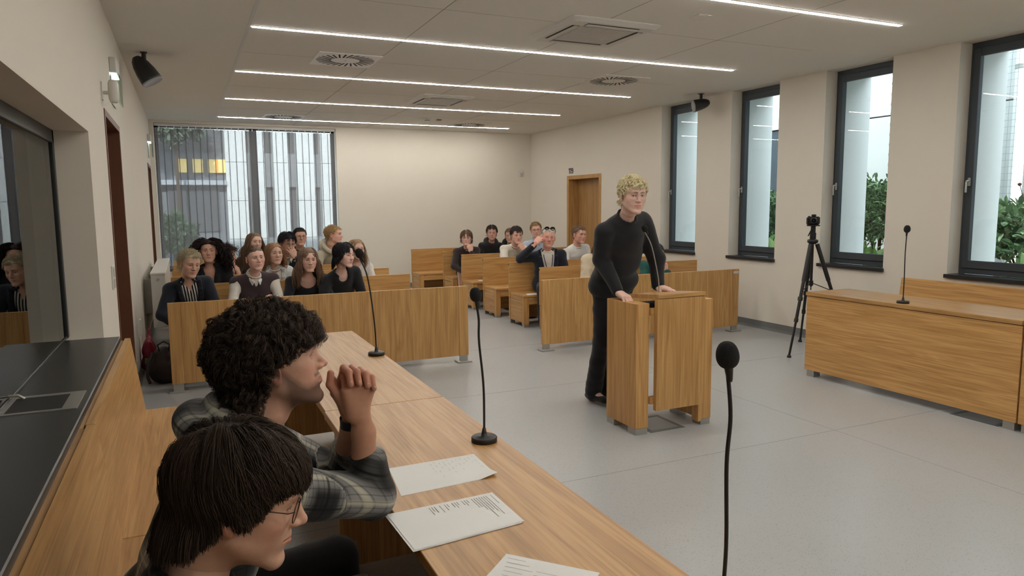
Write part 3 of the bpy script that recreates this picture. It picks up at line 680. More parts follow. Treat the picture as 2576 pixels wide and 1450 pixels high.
# ---- head, face towards +y, origin between the ears, chin at z = -.115
CR_C, CR_R = np.array((0, -0.018, 0.034)), np.array((0.0735, 0.094, 0.080))
FC_C, FC_R = np.array((0, 0.024, -0.005)), np.array((0.062, 0.066, 0.088))
EYX, EYY, EYZ = 0.0305, 0.0705, 0.004
_heads = {}
def head_arrays(kind='m', res=0.0026, lids=0.5, smile=0.0, mouth=0.0, wide=1.0):
    key = (kind, res, lids, smile, mouth, wide)
    if key in _heads: return _heads[key]
    f = Field((-0.105, -0.135, -0.215), (0.105, 0.135, 0.135), res); k = 0.016
    m = kind == 'm'
    f.ell(CR_C, CR_R, k); f.ell((0, 0.030, 0.040), (0.060, 0.056, 0.056), 0.03)
    f.ell(FC_C, FC_R * (wide, 1, 1), 0.03)
    jw = (0.049 if m else 0.043) * wide
    f.ell((0, 0.028, -0.062), (jw, 0.050, 0.046), 0.022)
    for s in (-1, 1):
        f.cap((s * jw * 1.12, 0.004, -0.052), (s * 0.018, 0.070, -0.099), 0.015, 0.014, 0.022)
        f.ell((s * 0.041 * wide, 0.054, -0.020), (0.021, 0.022, 0.020), 0.022)
    f.ell((0, 0.074, -0.101), (0.019 if m else 0.015, 0.016, 0.014), 0.016)
    f.cap((-0.034, 0.073, 0.024), (0.034, 0.073, 0.024), 0.0135 if m else 0.010, None, 0.018)
    f.ell((0, 0.083, 0.022), (0.014, 0.008, 0.012), 0.012)
    for s in (-1, 1):
        f.ell((s * 0.032, 0.094, 0.003), (0.019, 0.017, 0.0125), 0.016, sub=True)
        f.ell((s * EYX, EYY - 0.0005, EYZ), (0.0152, 0.0142, 0.0132), 0.005)
    # nose
    f.cap((0, 0.082, 0.010), (0, 0.104, -0.026), 0.0065, 0.0088, 0.012)
    f.ell((0, 0.1045, -0.029), (0.0095, 0.0095, 0.0085), 0.006)
    for s in (-1, 1):
        f.ell((s * 0.0115, 0.093, -0.032), (0.0078, 0.0105, 0.0068), 0.007)
        f.ell((s * 0.0062, 0.0985, -0.0385), (0.0032, 0.0048, 0.0030), 0.003, sub=True)
    # muzzle and lips
    f.ell((0, 0.066, -0.060), (0.032, 0.023, 0.026), 0.016)
    w = 0.0235 + smile * 0.004; up = smile * 0.006
    zc = -0.0600
    lo = mouth * 0.010
    for s in (-1, 1):
        f.cap((s * w, 0.0755, zc + up), (s * 0.006, 0.0880, zc + 0.0045), 0.0032, 0.0056, 0.006)
        f.cap((s * (w - 0.002), 0.0755, zc - 0.001 + up), (0, 0.0870, zc - 0.0062 - lo), 0.0035, 0.0068, 0.006)
        f.cap((s * (w + 0.001), 0.0830, zc + up), (0, 0.0975, zc - 0.0006 - lo * 0.5), 0.0012 + lo * 0.2, 0.0018 + lo * 0.55, 0.003, sub=True)
        f.cap((s * 0.026, 0.090, -0.024), (s * 0.036, 0.078, -0.060), 0.003, 0.003, 0.008 + 0.004, sub=True) if smile > 0.5 else None
    # eye openings
    for s in (-1, 1):
        f.ell((s * EYX, EYY + 0.0165, EYZ - 0.0012), (0.0132, 0.016, 0.0012 + 0.0058 * lids), 0.002, sub=True)
    # ears
    for s in (-1, 1):
        R = np.array(Matrix.Rotation(s * -0.42, 3, 'Z') @ Matrix.Rotation(0.18, 3, 'X'))
        f.ell((s * 0.0775 * (0.5 + 0.5 * wide), -0.010, -0.006), (0.0080, 0.0190, 0.0310), 0.006, R)
        f.ell((s * 0.0850 * (0.5 + 0.5 * wide), -0.006, -0.002), (0.0062, 0.0115, 0.0200), 0.004, R, sub=True)
        f.ell((s * 0.0765 * (0.5 + 0.5 * wide), -0.002, -0.030), (0.0060, 0.0090, 0.0100), 0.006, R)
    # neck
    for s in (-1, 1): f.ell((s * 0.040 * wide, 0.036, -0.045), (0.020, 0.032, 0.034), 0.02)
    nr = 0.054 if m else 0.046
    f.cap((0, -0.022, -0.055), (0, -0.040, -0.105), nr, nr * 0.97, 0.03)
    V, Q = f.mesh(); V = smooth_mesh(V, Q, 1, 0.35)
    _heads[key] = (V, Q); return V, Q
def head_color(V, skin, lip=(0.92, 0.66, 0.65), beard=0.0, brow=(60, 45, 38), browk=1.0, rosy=0.25, hairc=None, stubble=0.0, hz=None):
    x, y, z = V.T; ax = np.abs(x)
    c = np.tile(lin(skin), (len(V), 1))
    g = lambda d, s: np.exp(-(d / s) ** 2)
    ch = g(np.sqrt((ax - 0.045) ** 2 + (y - 0.06) ** 2 + (z + 0.028) ** 2), 0.022) + 0.8 * g(np.sqrt(x ** 2 + (y - 0.105) ** 2 + (z + 0.03) ** 2), 0.014) + 0.7 * (ax > 0.074) * (z < 0.03)
    c *= 1 - rosy * ch[:, None] * np.array((0.0, 0.55, 0.5))
    lz = np.abs(z + 0.0615); lw = np.clip(1 - (ax / 0.0262) ** 2, 0, 1); lm = np.clip((0.0095 * lw ** 0.55 - lz) / 0.0018, 0, 1) * (y > 0.068)
    c = c * (1 - lm[:, None]) + c * np.array(lip) * lm[:, None]
    line = np.clip(1 - np.abs(z + 0.0602) / 0.0016, 0, 1) * (ax < 0.024) * (y > 0.068) * (y < 0.094)
    c *= 1 - 0.6 * line[:, None]
    # lids and sockets
    e = np.sqrt((ax - EYX) ** 2 / 1.6 + (z - EYZ) ** 2); c *= 1 - 0.22 * (g(e, 0.013) * (y > 0.06))[:, None] * np.array((0.7, 1, 1))
    er = np.clip(1 - np.abs(np.sqrt(((ax - EYX) / 0.0145) ** 2 + ((z - EYZ + 0.001) / 0.0062) ** 2) - 1) / 0.22, 0, 1) * (y > 0.068) * (z > EYZ - 0.002)
    c *= 1 - 0.75 * er[:, None]
    if browk:
        bz = 0.0225 + 0.004 * np.sin(np.clip((ax - 0.012) / 0.034, 0, 1) * PI * 0.75) - 0.003 * np.clip((ax - 0.035) / 0.012, 0, 1)
        bm = np.clip((0.0042 * np.clip((0.052 - ax) / 0.03, 0.25, 1) - np.abs(z - bz)) / 0.002, 0, 1) * (ax > 0.009) * (ax < 0.052) * (y > 0.05)
        c = c * (1 - browk * 0.85 * bm[:, None]) + lin(brow) * browk * 0.85 * bm[:, None]
    if beard:
        zt = -0.050 + 0.055 * np.clip((0.058 - y) / 0.05, 0, 1) ** 1.3
        bm = np.clip((zt - z) / 0.022, 0, 1) * np.clip((z + 0.135) / 0.02, 0, 1) * np.clip((y + 0.012) / 0.03, 0, 1)
        bm = np.maximum(bm, np.clip(1 - np.abs(z + 0.047) / 0.007, 0, 1) * (ax < 0.03) * (y > 0.07)) * (1 - lm)
        c = c * (1 - beard * bm[:, None]) + lin((66, 47, 38)) * beard * bm[:, None]
    if hairc is not None:   # scalp under the hair
        hl = np.interp(y, [-0.12, -0.06, -0.03, 0.0, 0.035, 0.055, 0.08], [-0.10, -0.065, -0.03, 0.022, 0.035, 0.062, 0.070])
        hm = np.clip((z - hl) / 0.006, 0, 1) * (ax < 0.0765)
        c = c * (1 - hm[:, None]) + lin(hairc) * 0.7 * hm[:, None]
    return c
# ---- hand: wrist at origin, fingers +y, palm faces -z, thumb at +x
_hands = {}
def hand_arrays(curl=0.35, res=0.0028, spread=0.06, thumb=0.3, bend1=None):
    key = (curl, res, spread, thumb, bend1)
    if key in _hands: return _hands[key]
    f = Field((-0.075, -0.045, -0.115), (0.10, 0.215, 0.05), res)
    f.cap((0, -0.04, 0), (0, 0.015, 0), 0.026, 0.026, 0.02, flat=((0, 0, 1), 0.75))
    f.cap((0.018, 0.03, 0), (0.027, 0.085, 0), 0.0155, 0.0135, 0.018); f.cap((0.002, 0.03, 0.001), (0.007, 0.090, 0.002), 0.0155, 0.013, 0.018)
    f.cap((-0.012, 0.03, 0), (-0.012, 0.086, 0.0015), 0.0155, 0.0125, 0.018); f.cap((-0.022, 0.025, -0.002), (-0.029, 0.078, 0), 0.0145, 0.0115, 0.018)
    fing = [(0.027, 0.086, 0.0, (0.042, 0.026, 0.021), 0.0093, 1.5), (0.007, 0.091, 0.002, (0.046, 0.029, 0.022), 0.0095, 0.3), (-0.012, 0.087, 0.0015, (0.042, 0.027, 0.022), 0.0090, -0.7), (-0.029, 0.078, -0.001, (0.034, 0.020, 0.019), 0.0080, -2.0)]
    for i, (x, y, z, L, r, sp) in enumerate(fing):
        p = np.array((x, y, z)); a = 0.0; yaw = sp * spread; rr = r
        b1 = curl if bend1 is None else bend1
        for j, l in enumerate(L):
            a += (b1 * 1.2, curl * 1.7, curl * 1.1)[j] * (1 + 0.08 * i)
            d = np.array((math.sin(yaw) * math.cos(a), math.cos(yaw) * math.cos(a), -math.sin(a)))
            q = p + d * l; f.cap(p, q, rr, rr * 0.92, 0.004 if j else 0.008); f.ell(p, (rr * 1.06,) * 3, 0.004); p = q; rr *= 0.92
    t0 = np.array((0.022, 0.018, -0.008)); t1 = t0 + np.array((0.026, 0.034, -0.012 - 0.01 * thumb)); 
    d2 = n3((0.45 - 0.7 * thumb, 0.95, -0.25 - 0.5 * thumb)); t2 = t1 + d2 * 0.031; d3 = n3((0.15 - 0.8 * thumb, 1, -0.2 - 0.6 * thumb)); t3 = t2 + d3 * 0.025
    f.cap(t0, t1, 0.0155, 0.0125, 0.014); f.cap(t1, t2, 0.0118, 0.0105, 0.006); f.cap(t2, t3, 0.0105, 0.0088, 0.004)
    V, Q = f.mesh(); V = smooth_mesh(V, Q, 1, 0.3); _hands[key] = (V, Q); return V, Q
def hand_color(V, skin):
    c = np.tile(lin(skin), (len(V), 1)); t = np.clip((V[:, 1] - 0.08) / 0.08, 0, 1)
    return c * (1 - t[:, None] * np.array((0.0, 0.12, 0.10)))

# ---- hair strands
def push_out(P, c, r, g):
    q = (P - c) / (r + g[:, None]); L = np.linalg.norm(q, axis=1); m = L < 1
    P[m] = c + q[m] / np.maximum(L[m], 1e-6)[:, None] * (r + g[:, None])[m]
    return P
def strands_to_mesh(PT, w, colr, twist=None):
    """PT: S x N x 3, tapering three-sided strands"""
    S, N, _ = PT.shape
    D = np.gradient(PT, axis=1); D /= np.maximum(np.linalg.norm(D, axis=2, keepdims=True), 1e-9)
    ref = np.array((0.31, 0.83, 0.47)); A = np.cross(D, ref); A /= np.maximum(np.linalg.norm(A, axis=2, keepdims=True), 1e-9); B = np.cross(D, A)
    tp = np.interp(np.linspace(0, 1, N), [0, 0.15, 0.7, 1], [0.7, 1, 0.85, 0.12])[None, :, None] * np.reshape(w, (-1, 1, 1))
    V = np.stack([PT + (A * math.cos(t) + B * math.sin(t)) * tp for t in (0, 2.094, 4.189)], 2)
    i = np.arange(S)[:, None, None] * N * 3 + np.arange(N - 1)[None, :, None] * 3; k = np.arange(3)[None, None, :]; k2 = (k + 1) % 3
    Q = np.stack([i + k, i + k2, i + 3 + k2, i + 3 + k], 3).reshape(-1, 4)
    return V.reshape(-1, 3), Q, np.repeat(colr, N * 3, axis=0)
HZ = ([-0.12, -0.085, -0.06, -0.035, -0.008, 0.018, 0.040, 0.058, 0.09], [-0.085, -0.075, -0.055, -0.030, 0.020, 0.018, 0.045, 0.066, 0.074])
def hair(style, n=420, seg=9, seed=1, color=(60, 45, 35), color2=None, w=0.0022, length=0.06, vol=0.012, curl=0.0, curlf=3.0, grav=0.5,
         part_x=0.0, fringe=0.0, fwd=0.3, side=0.3, back=0.0, jit=0.25, cap=True, hl=0.0, nape=0.0, up=0.0, tips=None, wide=1.0, facex=0.062, swirl=0.0, openf=0.0, stick=0.0, clump=1, csp=0.004, trim=None, tend=0.4, ang=0.0, capk=0.45, gdir=None, capcol=None):
    n = max(1, n // clump)
    """returns V, Q, colours in head coordinates"""
    r = np.random.RandomState(seed)
    U = r.normal(size=(n * 5, 3)); U /= np.linalg.norm(U, axis=1)[:, None]
    crR = CR_R * (wide, 1, 1)
    P = CR_C + U * crR
    f2 = U * np.array((0.060, 0.056, 0.056)) + np.array((0, 0.030, 0.040)); m = U[:, 1] > 0.45; P[m] = np.where((np.linalg.norm((P[m] - (0, 0.03, 0.04)) / (0.060, 0.056, 0.056), axis=1) < 1)[:, None], f2[m], P[m])
    hz = np.interp(P[:, 1], *HZ) + hl - nape * (P[:, 1] < -0.05)
    P = P[P[:, 2] > hz][:n]; S = len(P)
    N0 = (P - CR_C) / crR ** 2; N0 /= np.linalg.norm(N0, axis=1)[:, None]
    lay = r.rand(S) ** 0.7
    L = length * (0.75 + 0.5 * r.rand(S)) if np.isscalar(length) else length(P, r)
    sx = np.where(P[:, 0] > part_x, 1.0, -1.0)
    F = np.zeros((S, 3)); F[:, 0] = sx * side; F[:, 1] = fwd * np.clip((P[:, 1] + 0.05) / 0.08, -0.3, 1) - back; F[:, 2] = up
    if swirl: F[:, 0] += swirl * np.clip((P[:, 1] + 0.02) / 0.06, 0, 1)
    F += r.normal(size=(S, 3)) * jit * 0.5
    F -= N0 * (F * N0).sum(1)[:, None]
    D = N0 * (0.55 + 0.5 * vol / 0.02) + F; D /= np.linalg.norm(D, axis=1)[:, None]
    P = P - N0 * 0.002
    PT = np.zeros((S, seg, 3)); PT[:, 0] = P
    gap = 0.003 + vol * lay
    ph = r.rand(S) * 6.28; cr = curl * (0.7 + 0.6 * r.rand(S)); cf = curlf * (0.7 + 0.6 * r.rand(S))
    C = P.copy()
    frontm = (P[:, 1] > 0.045)
    for s in range(1, seg):
        t = s / (seg - 1)
        G = np.array((0, 0, -1.0) if gdir is None else gdir) * grav * (0.4 + 1.2 * t)
        D = D * 0.72 + F * 0.32 * max(0.0, 1 - 1.6 * t) + G * 0.4 + r.normal(size=(S, 3)) * jit * 0.10
        D /= np.linalg.norm(D, axis=1)[:, None]
        C = C + D * (L / (seg - 1))[:, None]
        C = push_out(C, CR_C, crR, gap); C = push_out(C, np.array((0, 0.030, 0.040)), np.array((0.060, 0.056, 0.056)), gap); C = push_out(C, FC_C, FC_R * (wide, 1, 1), gap * 0.6 + 0.002)
        if stick:   # lies on the layer below while it is still on the head
            qa = (C - CR_C) / (crR + gap[:, None]); qb = (C - np.array((0, 0.030, 0.040))) / (np.array((0.060, 0.056, 0.056)) + gap[:, None])
            la, lb = np.linalg.norm(qa, axis=1), np.linalg.norm(qb, axis=1)
            ex = np.where(la < lb, la, lb) - 1; nn = np.where((la < lb)[:, None], qa / np.maximum(la, 1e-6)[:, None] * (crR + gap[:, None]), qb / np.maximum(lb, 1e-6)[:, None] * (np.array((0.060, 0.056, 0.056)) + gap[:, None]))
            k = (ex > 0) & (C[:, 2] > 0.0 - 0.03 * (C[:, 1] < 0))
            C[k] -= nn[k] * (ex[k] * stick)[:, None]
            low = (C[:, 2] < 0.02) & (np.hypot(C[:, 0], C[:, 1] + 0.02) > 0.085 + gap * 1.2) 
            C[low, :2] *= 1 - 0.06 * stick
        if openf:   # keep long hair clear of the face
            zf = 0.052 - fringe
            mm = (C[:, 1] > 0.015) & (C[:, 2] < zf + 0.02)
            lim = facex * np.clip((zf + 0.03 - C[:, 2]) / 0.05, 0, 1) * (wide) + lay * 0.012
            sgn = np.where(np.abs(C[:, 0]) < 0.004, sx, np.sign(C[:, 0]))
            k = mm & (np.abs(C[:, 0]) < lim) & ~(frontm & (fringe > 0) & (C[:, 2] > zf))
            C[k, 0] = (sgn * lim)[k]
        # neck and shoulders
        nk = C[:, 2] < -0.07; rr = np.hypot(C[:, 0], C[:, 1] + 0.04); kk = nk & (rr < 0.058 + gap)
        if kk.any():
            sc = (0.058 + gap[kk]) / np.maximum(rr[kk], 1e-5); C[kk, 0] *= sc; C[kk, 1] = -0.04 + (C[kk, 1] + 0.04) * sc
        PT[:, s] = C
    for _ in range(3): PT[:, 1:-1] = PT[:, 1:-1] * 0.5 + (PT[:, :-2] + PT[:, 2:]) * 0.25
    if curl:
        T = np.gradient(PT, axis=1); T /= np.maximum(np.linalg.norm(T, axis=2, keepdims=True), 1e-9)
        A = np.cross(T, (0.3, 0.2, 0.93)); A /= np.maximum(np.linalg.norm(A, axis=2, keepdims=True), 1e-9); B = np.cross(T, A)
        tt = np.linspace(0, 1, seg)[None, :] ; ang = ph[:, None] + tt * cf[:, None] * 6.28
        am = (cr[:, None] * np.minimum(1, tt * 3))[:, :, None]
        PT = PT + (A * np.cos(ang)[:, :, None] + B * np.sin(ang)[:, :, None]) * am
    if trim is not None:   # cut the ends: heights by position front to back, (sides) and (front middle)
        ty, tz = trim[0], trim[1]
        lim = np.interp(PT[:, :, 1], ty, tz)
        if len(trim) > 2: lim = np.where((PT[:, :, 1] > 0.05) & (np.abs(PT[:, :, 0]) < trim[3]), trim[2], lim)
        lim = lim + (r.rand(S)[:, None] - 0.5) * 0.012
        below = (PT[:, :, 2] < lim); first = np.where(below.any(1), below.argmax(1), seg); 
        for i in np.nonzero(first < seg)[0]:
            k = max(1, first[i]); PT[i, k:] = PT[i, k - 1] + (PT[i, k:] - PT[i, k - 1]) * 0.02
    if clump > 1:
        o = r.normal(size=(S, clump, 3)); o /= np.maximum(np.linalg.norm(o, axis=2, keepdims=True), 1e-6); o *= (r.rand(S, clump, 1) ** 0.5) * csp; o[:, 0] = 0
        tt = np.interp(np.linspace(0, 1, seg), [0, 0.25, 1], [1.0, 0.9, tend])[None, None, :, None]
        PT = (PT[:, None] + o[:, :, None, :] * tt).reshape(S * clump, seg, 3); lay = np.repeat(lay, clump); S = S * clump
    c1 = lin(color); c2 = lin(color2 if color2 else tuple(min(255, int(v * 1.35 + 6)) for v in color))
    q = np.clip(0.55 * np.repeat(r.rand(S // clump), clump) + 0.45 * r.rand(S), 0, 1)[:, None]; colr = c1 * (1 - q) + c2 * q
    V, Q, CC = strands_to_mesh(PT, w * (0.7 + 0.6 * r.rand(S)), colr)
    if tips is not None:
        t = np.tile(np.repeat(np.linspace(0, 1, seg), 3), S)[:, None] ** 2; CC = CC * (1 - t) + lin(tips) * t
    if cap:
        f = Field((-0.11, -0.15, -0.16), (0.11, 0.13, 0.16), 0.005)
        g = vol * capk + 0.0035
        f.ell(CR_C, crR + g, 0.01); f.ell((0, 0.030, 0.040), np.array((0.060, 0.056, 0.056)) + g * 0.8, 0.02)
        if nape: f.cap((0, -0.062, -0.02), (0, -0.075, -0.06 - nape), 0.05, 0.045, 0.03)
        hy = np.array(HZ[0]); hv = np.array(HZ[1])
        def cut(X, Y, Z):
            zz = np.interp(Y, hy, hv + hl - nape * (hy < -0.05)); return Z - zz + 0 * X
        f.fn(cut, 0.006)
        f.wrinkle(0.002, 180, seed)
        V2, Q2 = f.mesh()
        if len(V2):
            cc = np.tile((c1 + c2) * 0.45 if capcol is None else lin(capcol), (len(V2), 1)) * (0.85 + 0.3 * r.rand(len(V2)))[:, None]
            Q = np.concatenate([Q, Q2 + len(V)]); V = np.concatenate([V, V2]); CC = np.concatenate([CC, cc])
    return V, Q, CC
# ------------------------------------------------------------------ courtyard outside the right windows
sun_d = bpy.data.lights.new('sun', 'SUN'); sun_d.energy = SUN; sun_d.angle = 0.02; sun_d.color = (1.0, 0.96, 0.9)
sun_o = bpy.data.objects.new('sun', sun_d); COL.objects.link(sun_o); sun_o.rotation_mode = 'QUATERNION'; sun_o.rotation_quaternion = Vector((0.15, 0.85, -0.50)).to_track_quat('-Z', 'Y'); sun_o.location = (-20, -12, 20)
struct(MB().box(-6, XR + 0.7, YF - 0.3, YB + 0.4, ZC + 0.2, 4.3).box(5.6, XR + 0.7, YF - 0.3, YB - 1.0, 4.3, 8.0), 'roof_sun_block', M_CONC)  # unseen roof, with a raised block added to keep sun off the courtyard
struct(MB().box(XR + 0.7, 13, -5, 16, -0.4, -0.2), 'ground_courtyard', plain('soil', srgb(70, 58, 46), 0.95, 0, 0.3, 12))
t = thing('planting_bed', 'raised concrete planting bed in the courtyard outside the windows', 'planter', (8.3, 6, -0.2))
part(MB().box(7.75, 9.4, 1.0, 11.5, -0.2, 0.62), 'planter_wall', M_CONC, t); part(MB().box(7.8, 9.35, 1.05, 11.45, 0.62, 0.70), 'soil', plain('soil', srgb(70, 58, 46), 0.95, 0, 0.3, 12), t)
t = thing('courtyard_building', 'white panelled building across the courtyard outside the windows', 'building', (9.6, 6, -0.2))
part(MB().box(9.56, 9.9, -5, 16, -0.2, 4.45), 'backing', plain('panel_joint_dark', srgb(60, 64, 68), 0.8), t)
pm = {}
for j, (z0, z1) in enumerate(((-0.2, 1.36), (1.38, 2.86), (2.88, 4.4))):
    y = -5.0; k = 0
    while y < 16:
        y1 = y + 1.48
        if not (j in (0, 1) and 8.9 < y + 0.75 < 11.6): part(MB().box(9.50, 9.56, y + 0.008, y1 - 0.008, z0, z1, 0.004), 'wall_panel', M_CONC, t)
        y = y1 + 0.02; k += 1
wn = part(MB().box(9.52, 9.56, 8.95, 11.6, 0.5, 2.86), 'window', plain('far_glass', srgb(70, 80, 88), 0.15, 0.2), t)
for yv in (8.93, 9.85, 10.75, 11.55): part(MB().box(9.49, 9.56, yv, yv + 0.06, 0.45, 2.88), 'mullion', plain('far_mullion', srgb(150, 160, 166), 0.5), t)
t = thing('downpipe', 'bright white round downpipe on the courtyard building behind the netting', 'pipe', (9.38, 5.52, 0))
part(MB().tube([(9.30, 5.42, 0.7), (9.30, 5.42, 4.4)], 0.075, 16), 'pipe', plain('pipe_white', srgb(244, 246, 246), 0.5), t)
for z in (1.4, 3.2): part(MB().tube([(9.30, 5.42, z), (9.30, 5.42, z + 0.05)], 0.085, 16).box(9.30, 9.5, 5.40, 5.44, z, z + 0.05), 'clamp', M_STEEL, t)
t = thing('louvre_screen', 'grey green ribbed screen on the courtyard building outside the nearest window', 'screen', (9.45, 4.4, 0.6))
for k in range(20): part(MB().box(9.40, 9.49, 3.0 + k * 0.11, 3.07 + k * 0.11, 0.7, 4.4), 'fin', plain('fin_grey', srgb(150, 158, 154), 0.6), t)
# bird netting with its edge rope
t = thing('safety_net', 'fine wire netting hung across the courtyard outside the windows', 'net', (8.9, 5, 0))
mb = MB()
for k in range(62): y = 2.1 + k * 0.08; mb.box(9.148, 9.150, y, y + 0.0025, 0.9, 4.4)
for k in range(44): z = 0.9 + k * 0.08; mb.box(9.148, 9.150, 2.1, 7.02, z, z + 0.0025)
part(mb, 'mesh', plain('net_wire', srgb(96, 104, 108), 0.7), t)['kind'] = 'stuff'
part(MB().tube([(9.15, 7.03, 0.7), (9.15, 7.03, 4.4)], 0.012, 6), 'edge_rope', M_BLACK, t)
for k in range(24): part(MB().box(9.13, 9.17, 7.0, 7.05, 1.0 + k * 0.14, 1.035 + k * 0.14), 'clip', M_BLACK, t)
def leaf_mat(name, c1, c2):
    t = NT(name); a = t.new('ShaderNodeAttribute', attribute_name='Col'); mx = t.new('ShaderNodeMix', data_type='RGBA'); mx.inputs[6].default_value = srgb(*c1); mx.inputs[7].default_value = srgb(*c2)
    sp = t.new('ShaderNodeSeparateColor'); t.link(a.outputs['Color'], sp.inputs[0]); t.link(sp.outputs[0], mx.inputs[0]); t.link(mx.outputs[2], t.b.inputs['Base Color']); t.b.inputs['Roughness'].default_value = 0.42
    t.b.inputs['Transmission Weight'].default_value = 0.0; return t.m
def bush(c, r, n, ln, wd, lab, mat, seed, droop=0.4, up=0.3):
    rr = np.random.RandomState(seed); t = thing('shrub', lab, 'shrub', (c[0], c[1], 0.70), 'shrubs in the courtyard bed')
    U = rr.normal(size=(n, 3)); U /= np.linalg.norm(U, axis=1)[:, None]; U[:, 2] = np.abs(U[:, 2]) * 1.0 - 0.35 * rr.rand(n)
    bumps = 1 + 0.16 * np.sin(U[:, 0] * 7 + seed) * np.sin(U[:, 1] * 6 + 2 * seed) + 0.1 * np.sin(U[:, 2] * 11)
    P = np.array(c) + U * np.array(r) * (rr.rand(n, 1) ** 0.25) * bumps[:, None]; P[:, 2] = np.maximum(P[:, 2], 0.72)
    D = U * 0.7 + rr.normal(size=(n, 3)) * 0.55; D[:, 2] += up - droop * rr.rand(n); D /= np.linalg.norm(D, axis=1)[:, None]
    S_ = np.cross(D, rr.normal(size=(n, 3)) * 0.4 + (0, 0, 1)); S_ /= np.linalg.norm(S_, axis=1)[:, None]; Nn = np.cross(S_, D)
    L = ln * (0.6 + 0.7 * rr.rand(n))[:, None]; Wd = wd * (0.7 + 0.6 * rr.rand(n))[:, None]
    V = np.stack([P, P + D * L * 0.35 + S_ * Wd + Nn * L * 0.06, P + D * L * 0.35 - S_ * Wd + Nn * L * 0.06, P + D * L * 0.72 + S_ * Wd * 0.8 + Nn * L * 0.03, P + D * L * 0.72 - S_ * Wd * 0.8 + Nn * L * 0.03, P + D * L - Nn * L * 0.08], 1)
    i = np.arange(n)[:, None] * 6; Q = np.concatenate([i + np.array([[0, 1, 3, 5]]), i + np.array([[0, 5, 4, 2]])]); q = rr.rand(n, 1)
    o = np_mesh('foliage', V.reshape(-1, 3), Q, mat, t, np.repeat(np.repeat(q, 3, 1), 6, 0), (c[0], c[1], 0.70), smooth=False); o['kind'] = 'stuff'
    for k in range(7):
        a = rr.rand() * 6.28; e = np.array(c) + np.array((math.cos(a) * r[0] * 0.6, math.sin(a) * r[1] * 0.6, r[2] * 0.5)); part(MB().tube([(c[0], c[1], 0.68), ((c[0] + e[0]) / 2, (c[1] + e[1]) / 2, (0.7 + e[2]) / 2 + 0.05), e], [0.016, 0.011, 0.005], 6), 'branch', plain('bark', srgb(84, 70, 54), 0.9), t)
    return t
LM1 = leaf_mat('leaf_green', (52, 82, 48), (112, 146, 92)); LM2 = leaf_mat('leaf_hosta', (96, 140, 70), (186, 208, 150)); LM3 = leaf_mat('leaf_soft', (70, 100, 62), (140, 168, 120))
bush((8.45, 6.60, 1.25), (0.55, 0.62, 0.72), 5200, 0.095, 0.017, 'dense glossy green shrub filling the lower half of the window behind the tripod', LM1, 3)
bush((8.5, 8.72, 1.05), (0.5, 0.55, 0.85), 4200, 0.09, 0.016, 'green shrub with a small white flower outside the second farthest window', LM1, 5)
bush((8.40, 4.75, 1.10), (0.6, 0.85, 0.55), 2600, 0.11, 0.028, 'loose broad-leaved shrub outside the nearest window', LM3, 8)
bush((8.0, 6.55, 0.74), (0.28, 0.35, 0.14), 90, 0.24, 0.055, 'low pale-edged leafy plant under the tall shrub behind the tripod', LM2, 9, 0.2)
bush((8.0, 8.15, 0.80), (0.25, 0.45, 0.18), 150, 0.22, 0.045, 'low variegated plant at the foot of the shrub with the white flower', LM2, 10, 0.2)
bush((7.98, 4.15, 0.84), (0.25, 0.30, 0.22), 70, 0.30, 0.06, 'pale green broad-leaved plant low in the nearest window', LM2, 11, 0.2)
t = thing('flower_head', 'small white blossom on top of the shrub in the second farthest window', 'flower', (8.25, 8.55, 1.84))
for k in range(8):
    a = k * 0.785; part(MB().add([(8.25, 8.55, 1.84), (8.25 + 0.05 * math.cos(a), 8.55 + 0.05 * math.sin(a), 1.88), (8.25 + 0.08 * math.cos(a + 0.3), 8.55 + 0.08 * math.sin(a + 0.3), 1.87), (8.25 + 0.05 * math.cos(a + 0.6), 8.55 + 0.05 * math.sin(a + 0.6), 1.855)], [(0, 1, 2, 3)]), 'petal', plain('petal', srgb(240, 240, 236), 0.6), t)
t = thing('seed_stems', 'dry stems with small brown seed heads above the shrub in the nearest window', 'plant', (8.2, 4.28, 0.7))
for k in range(8):
    y = 4.12 + 0.09 * k; z = 1.70 + 0.10 * math.sin(k * 2.1); x = 8.2 + 0.05 * math.cos(k)
    part(MB().tube([(x, 4.4, 0.7), (x, y, z)], 0.004, 5), 'stem', plain('dry_stem', srgb(90, 80, 66), 0.9), t); part(MB().lathe([(0.0, -0.02), (0.018, -0.01), (0.02, 0.01), (0.0, 0.02)], (x, y, z), 8), 'seed_head', plain('seed_brown', srgb(86, 52, 48), 0.9), t)

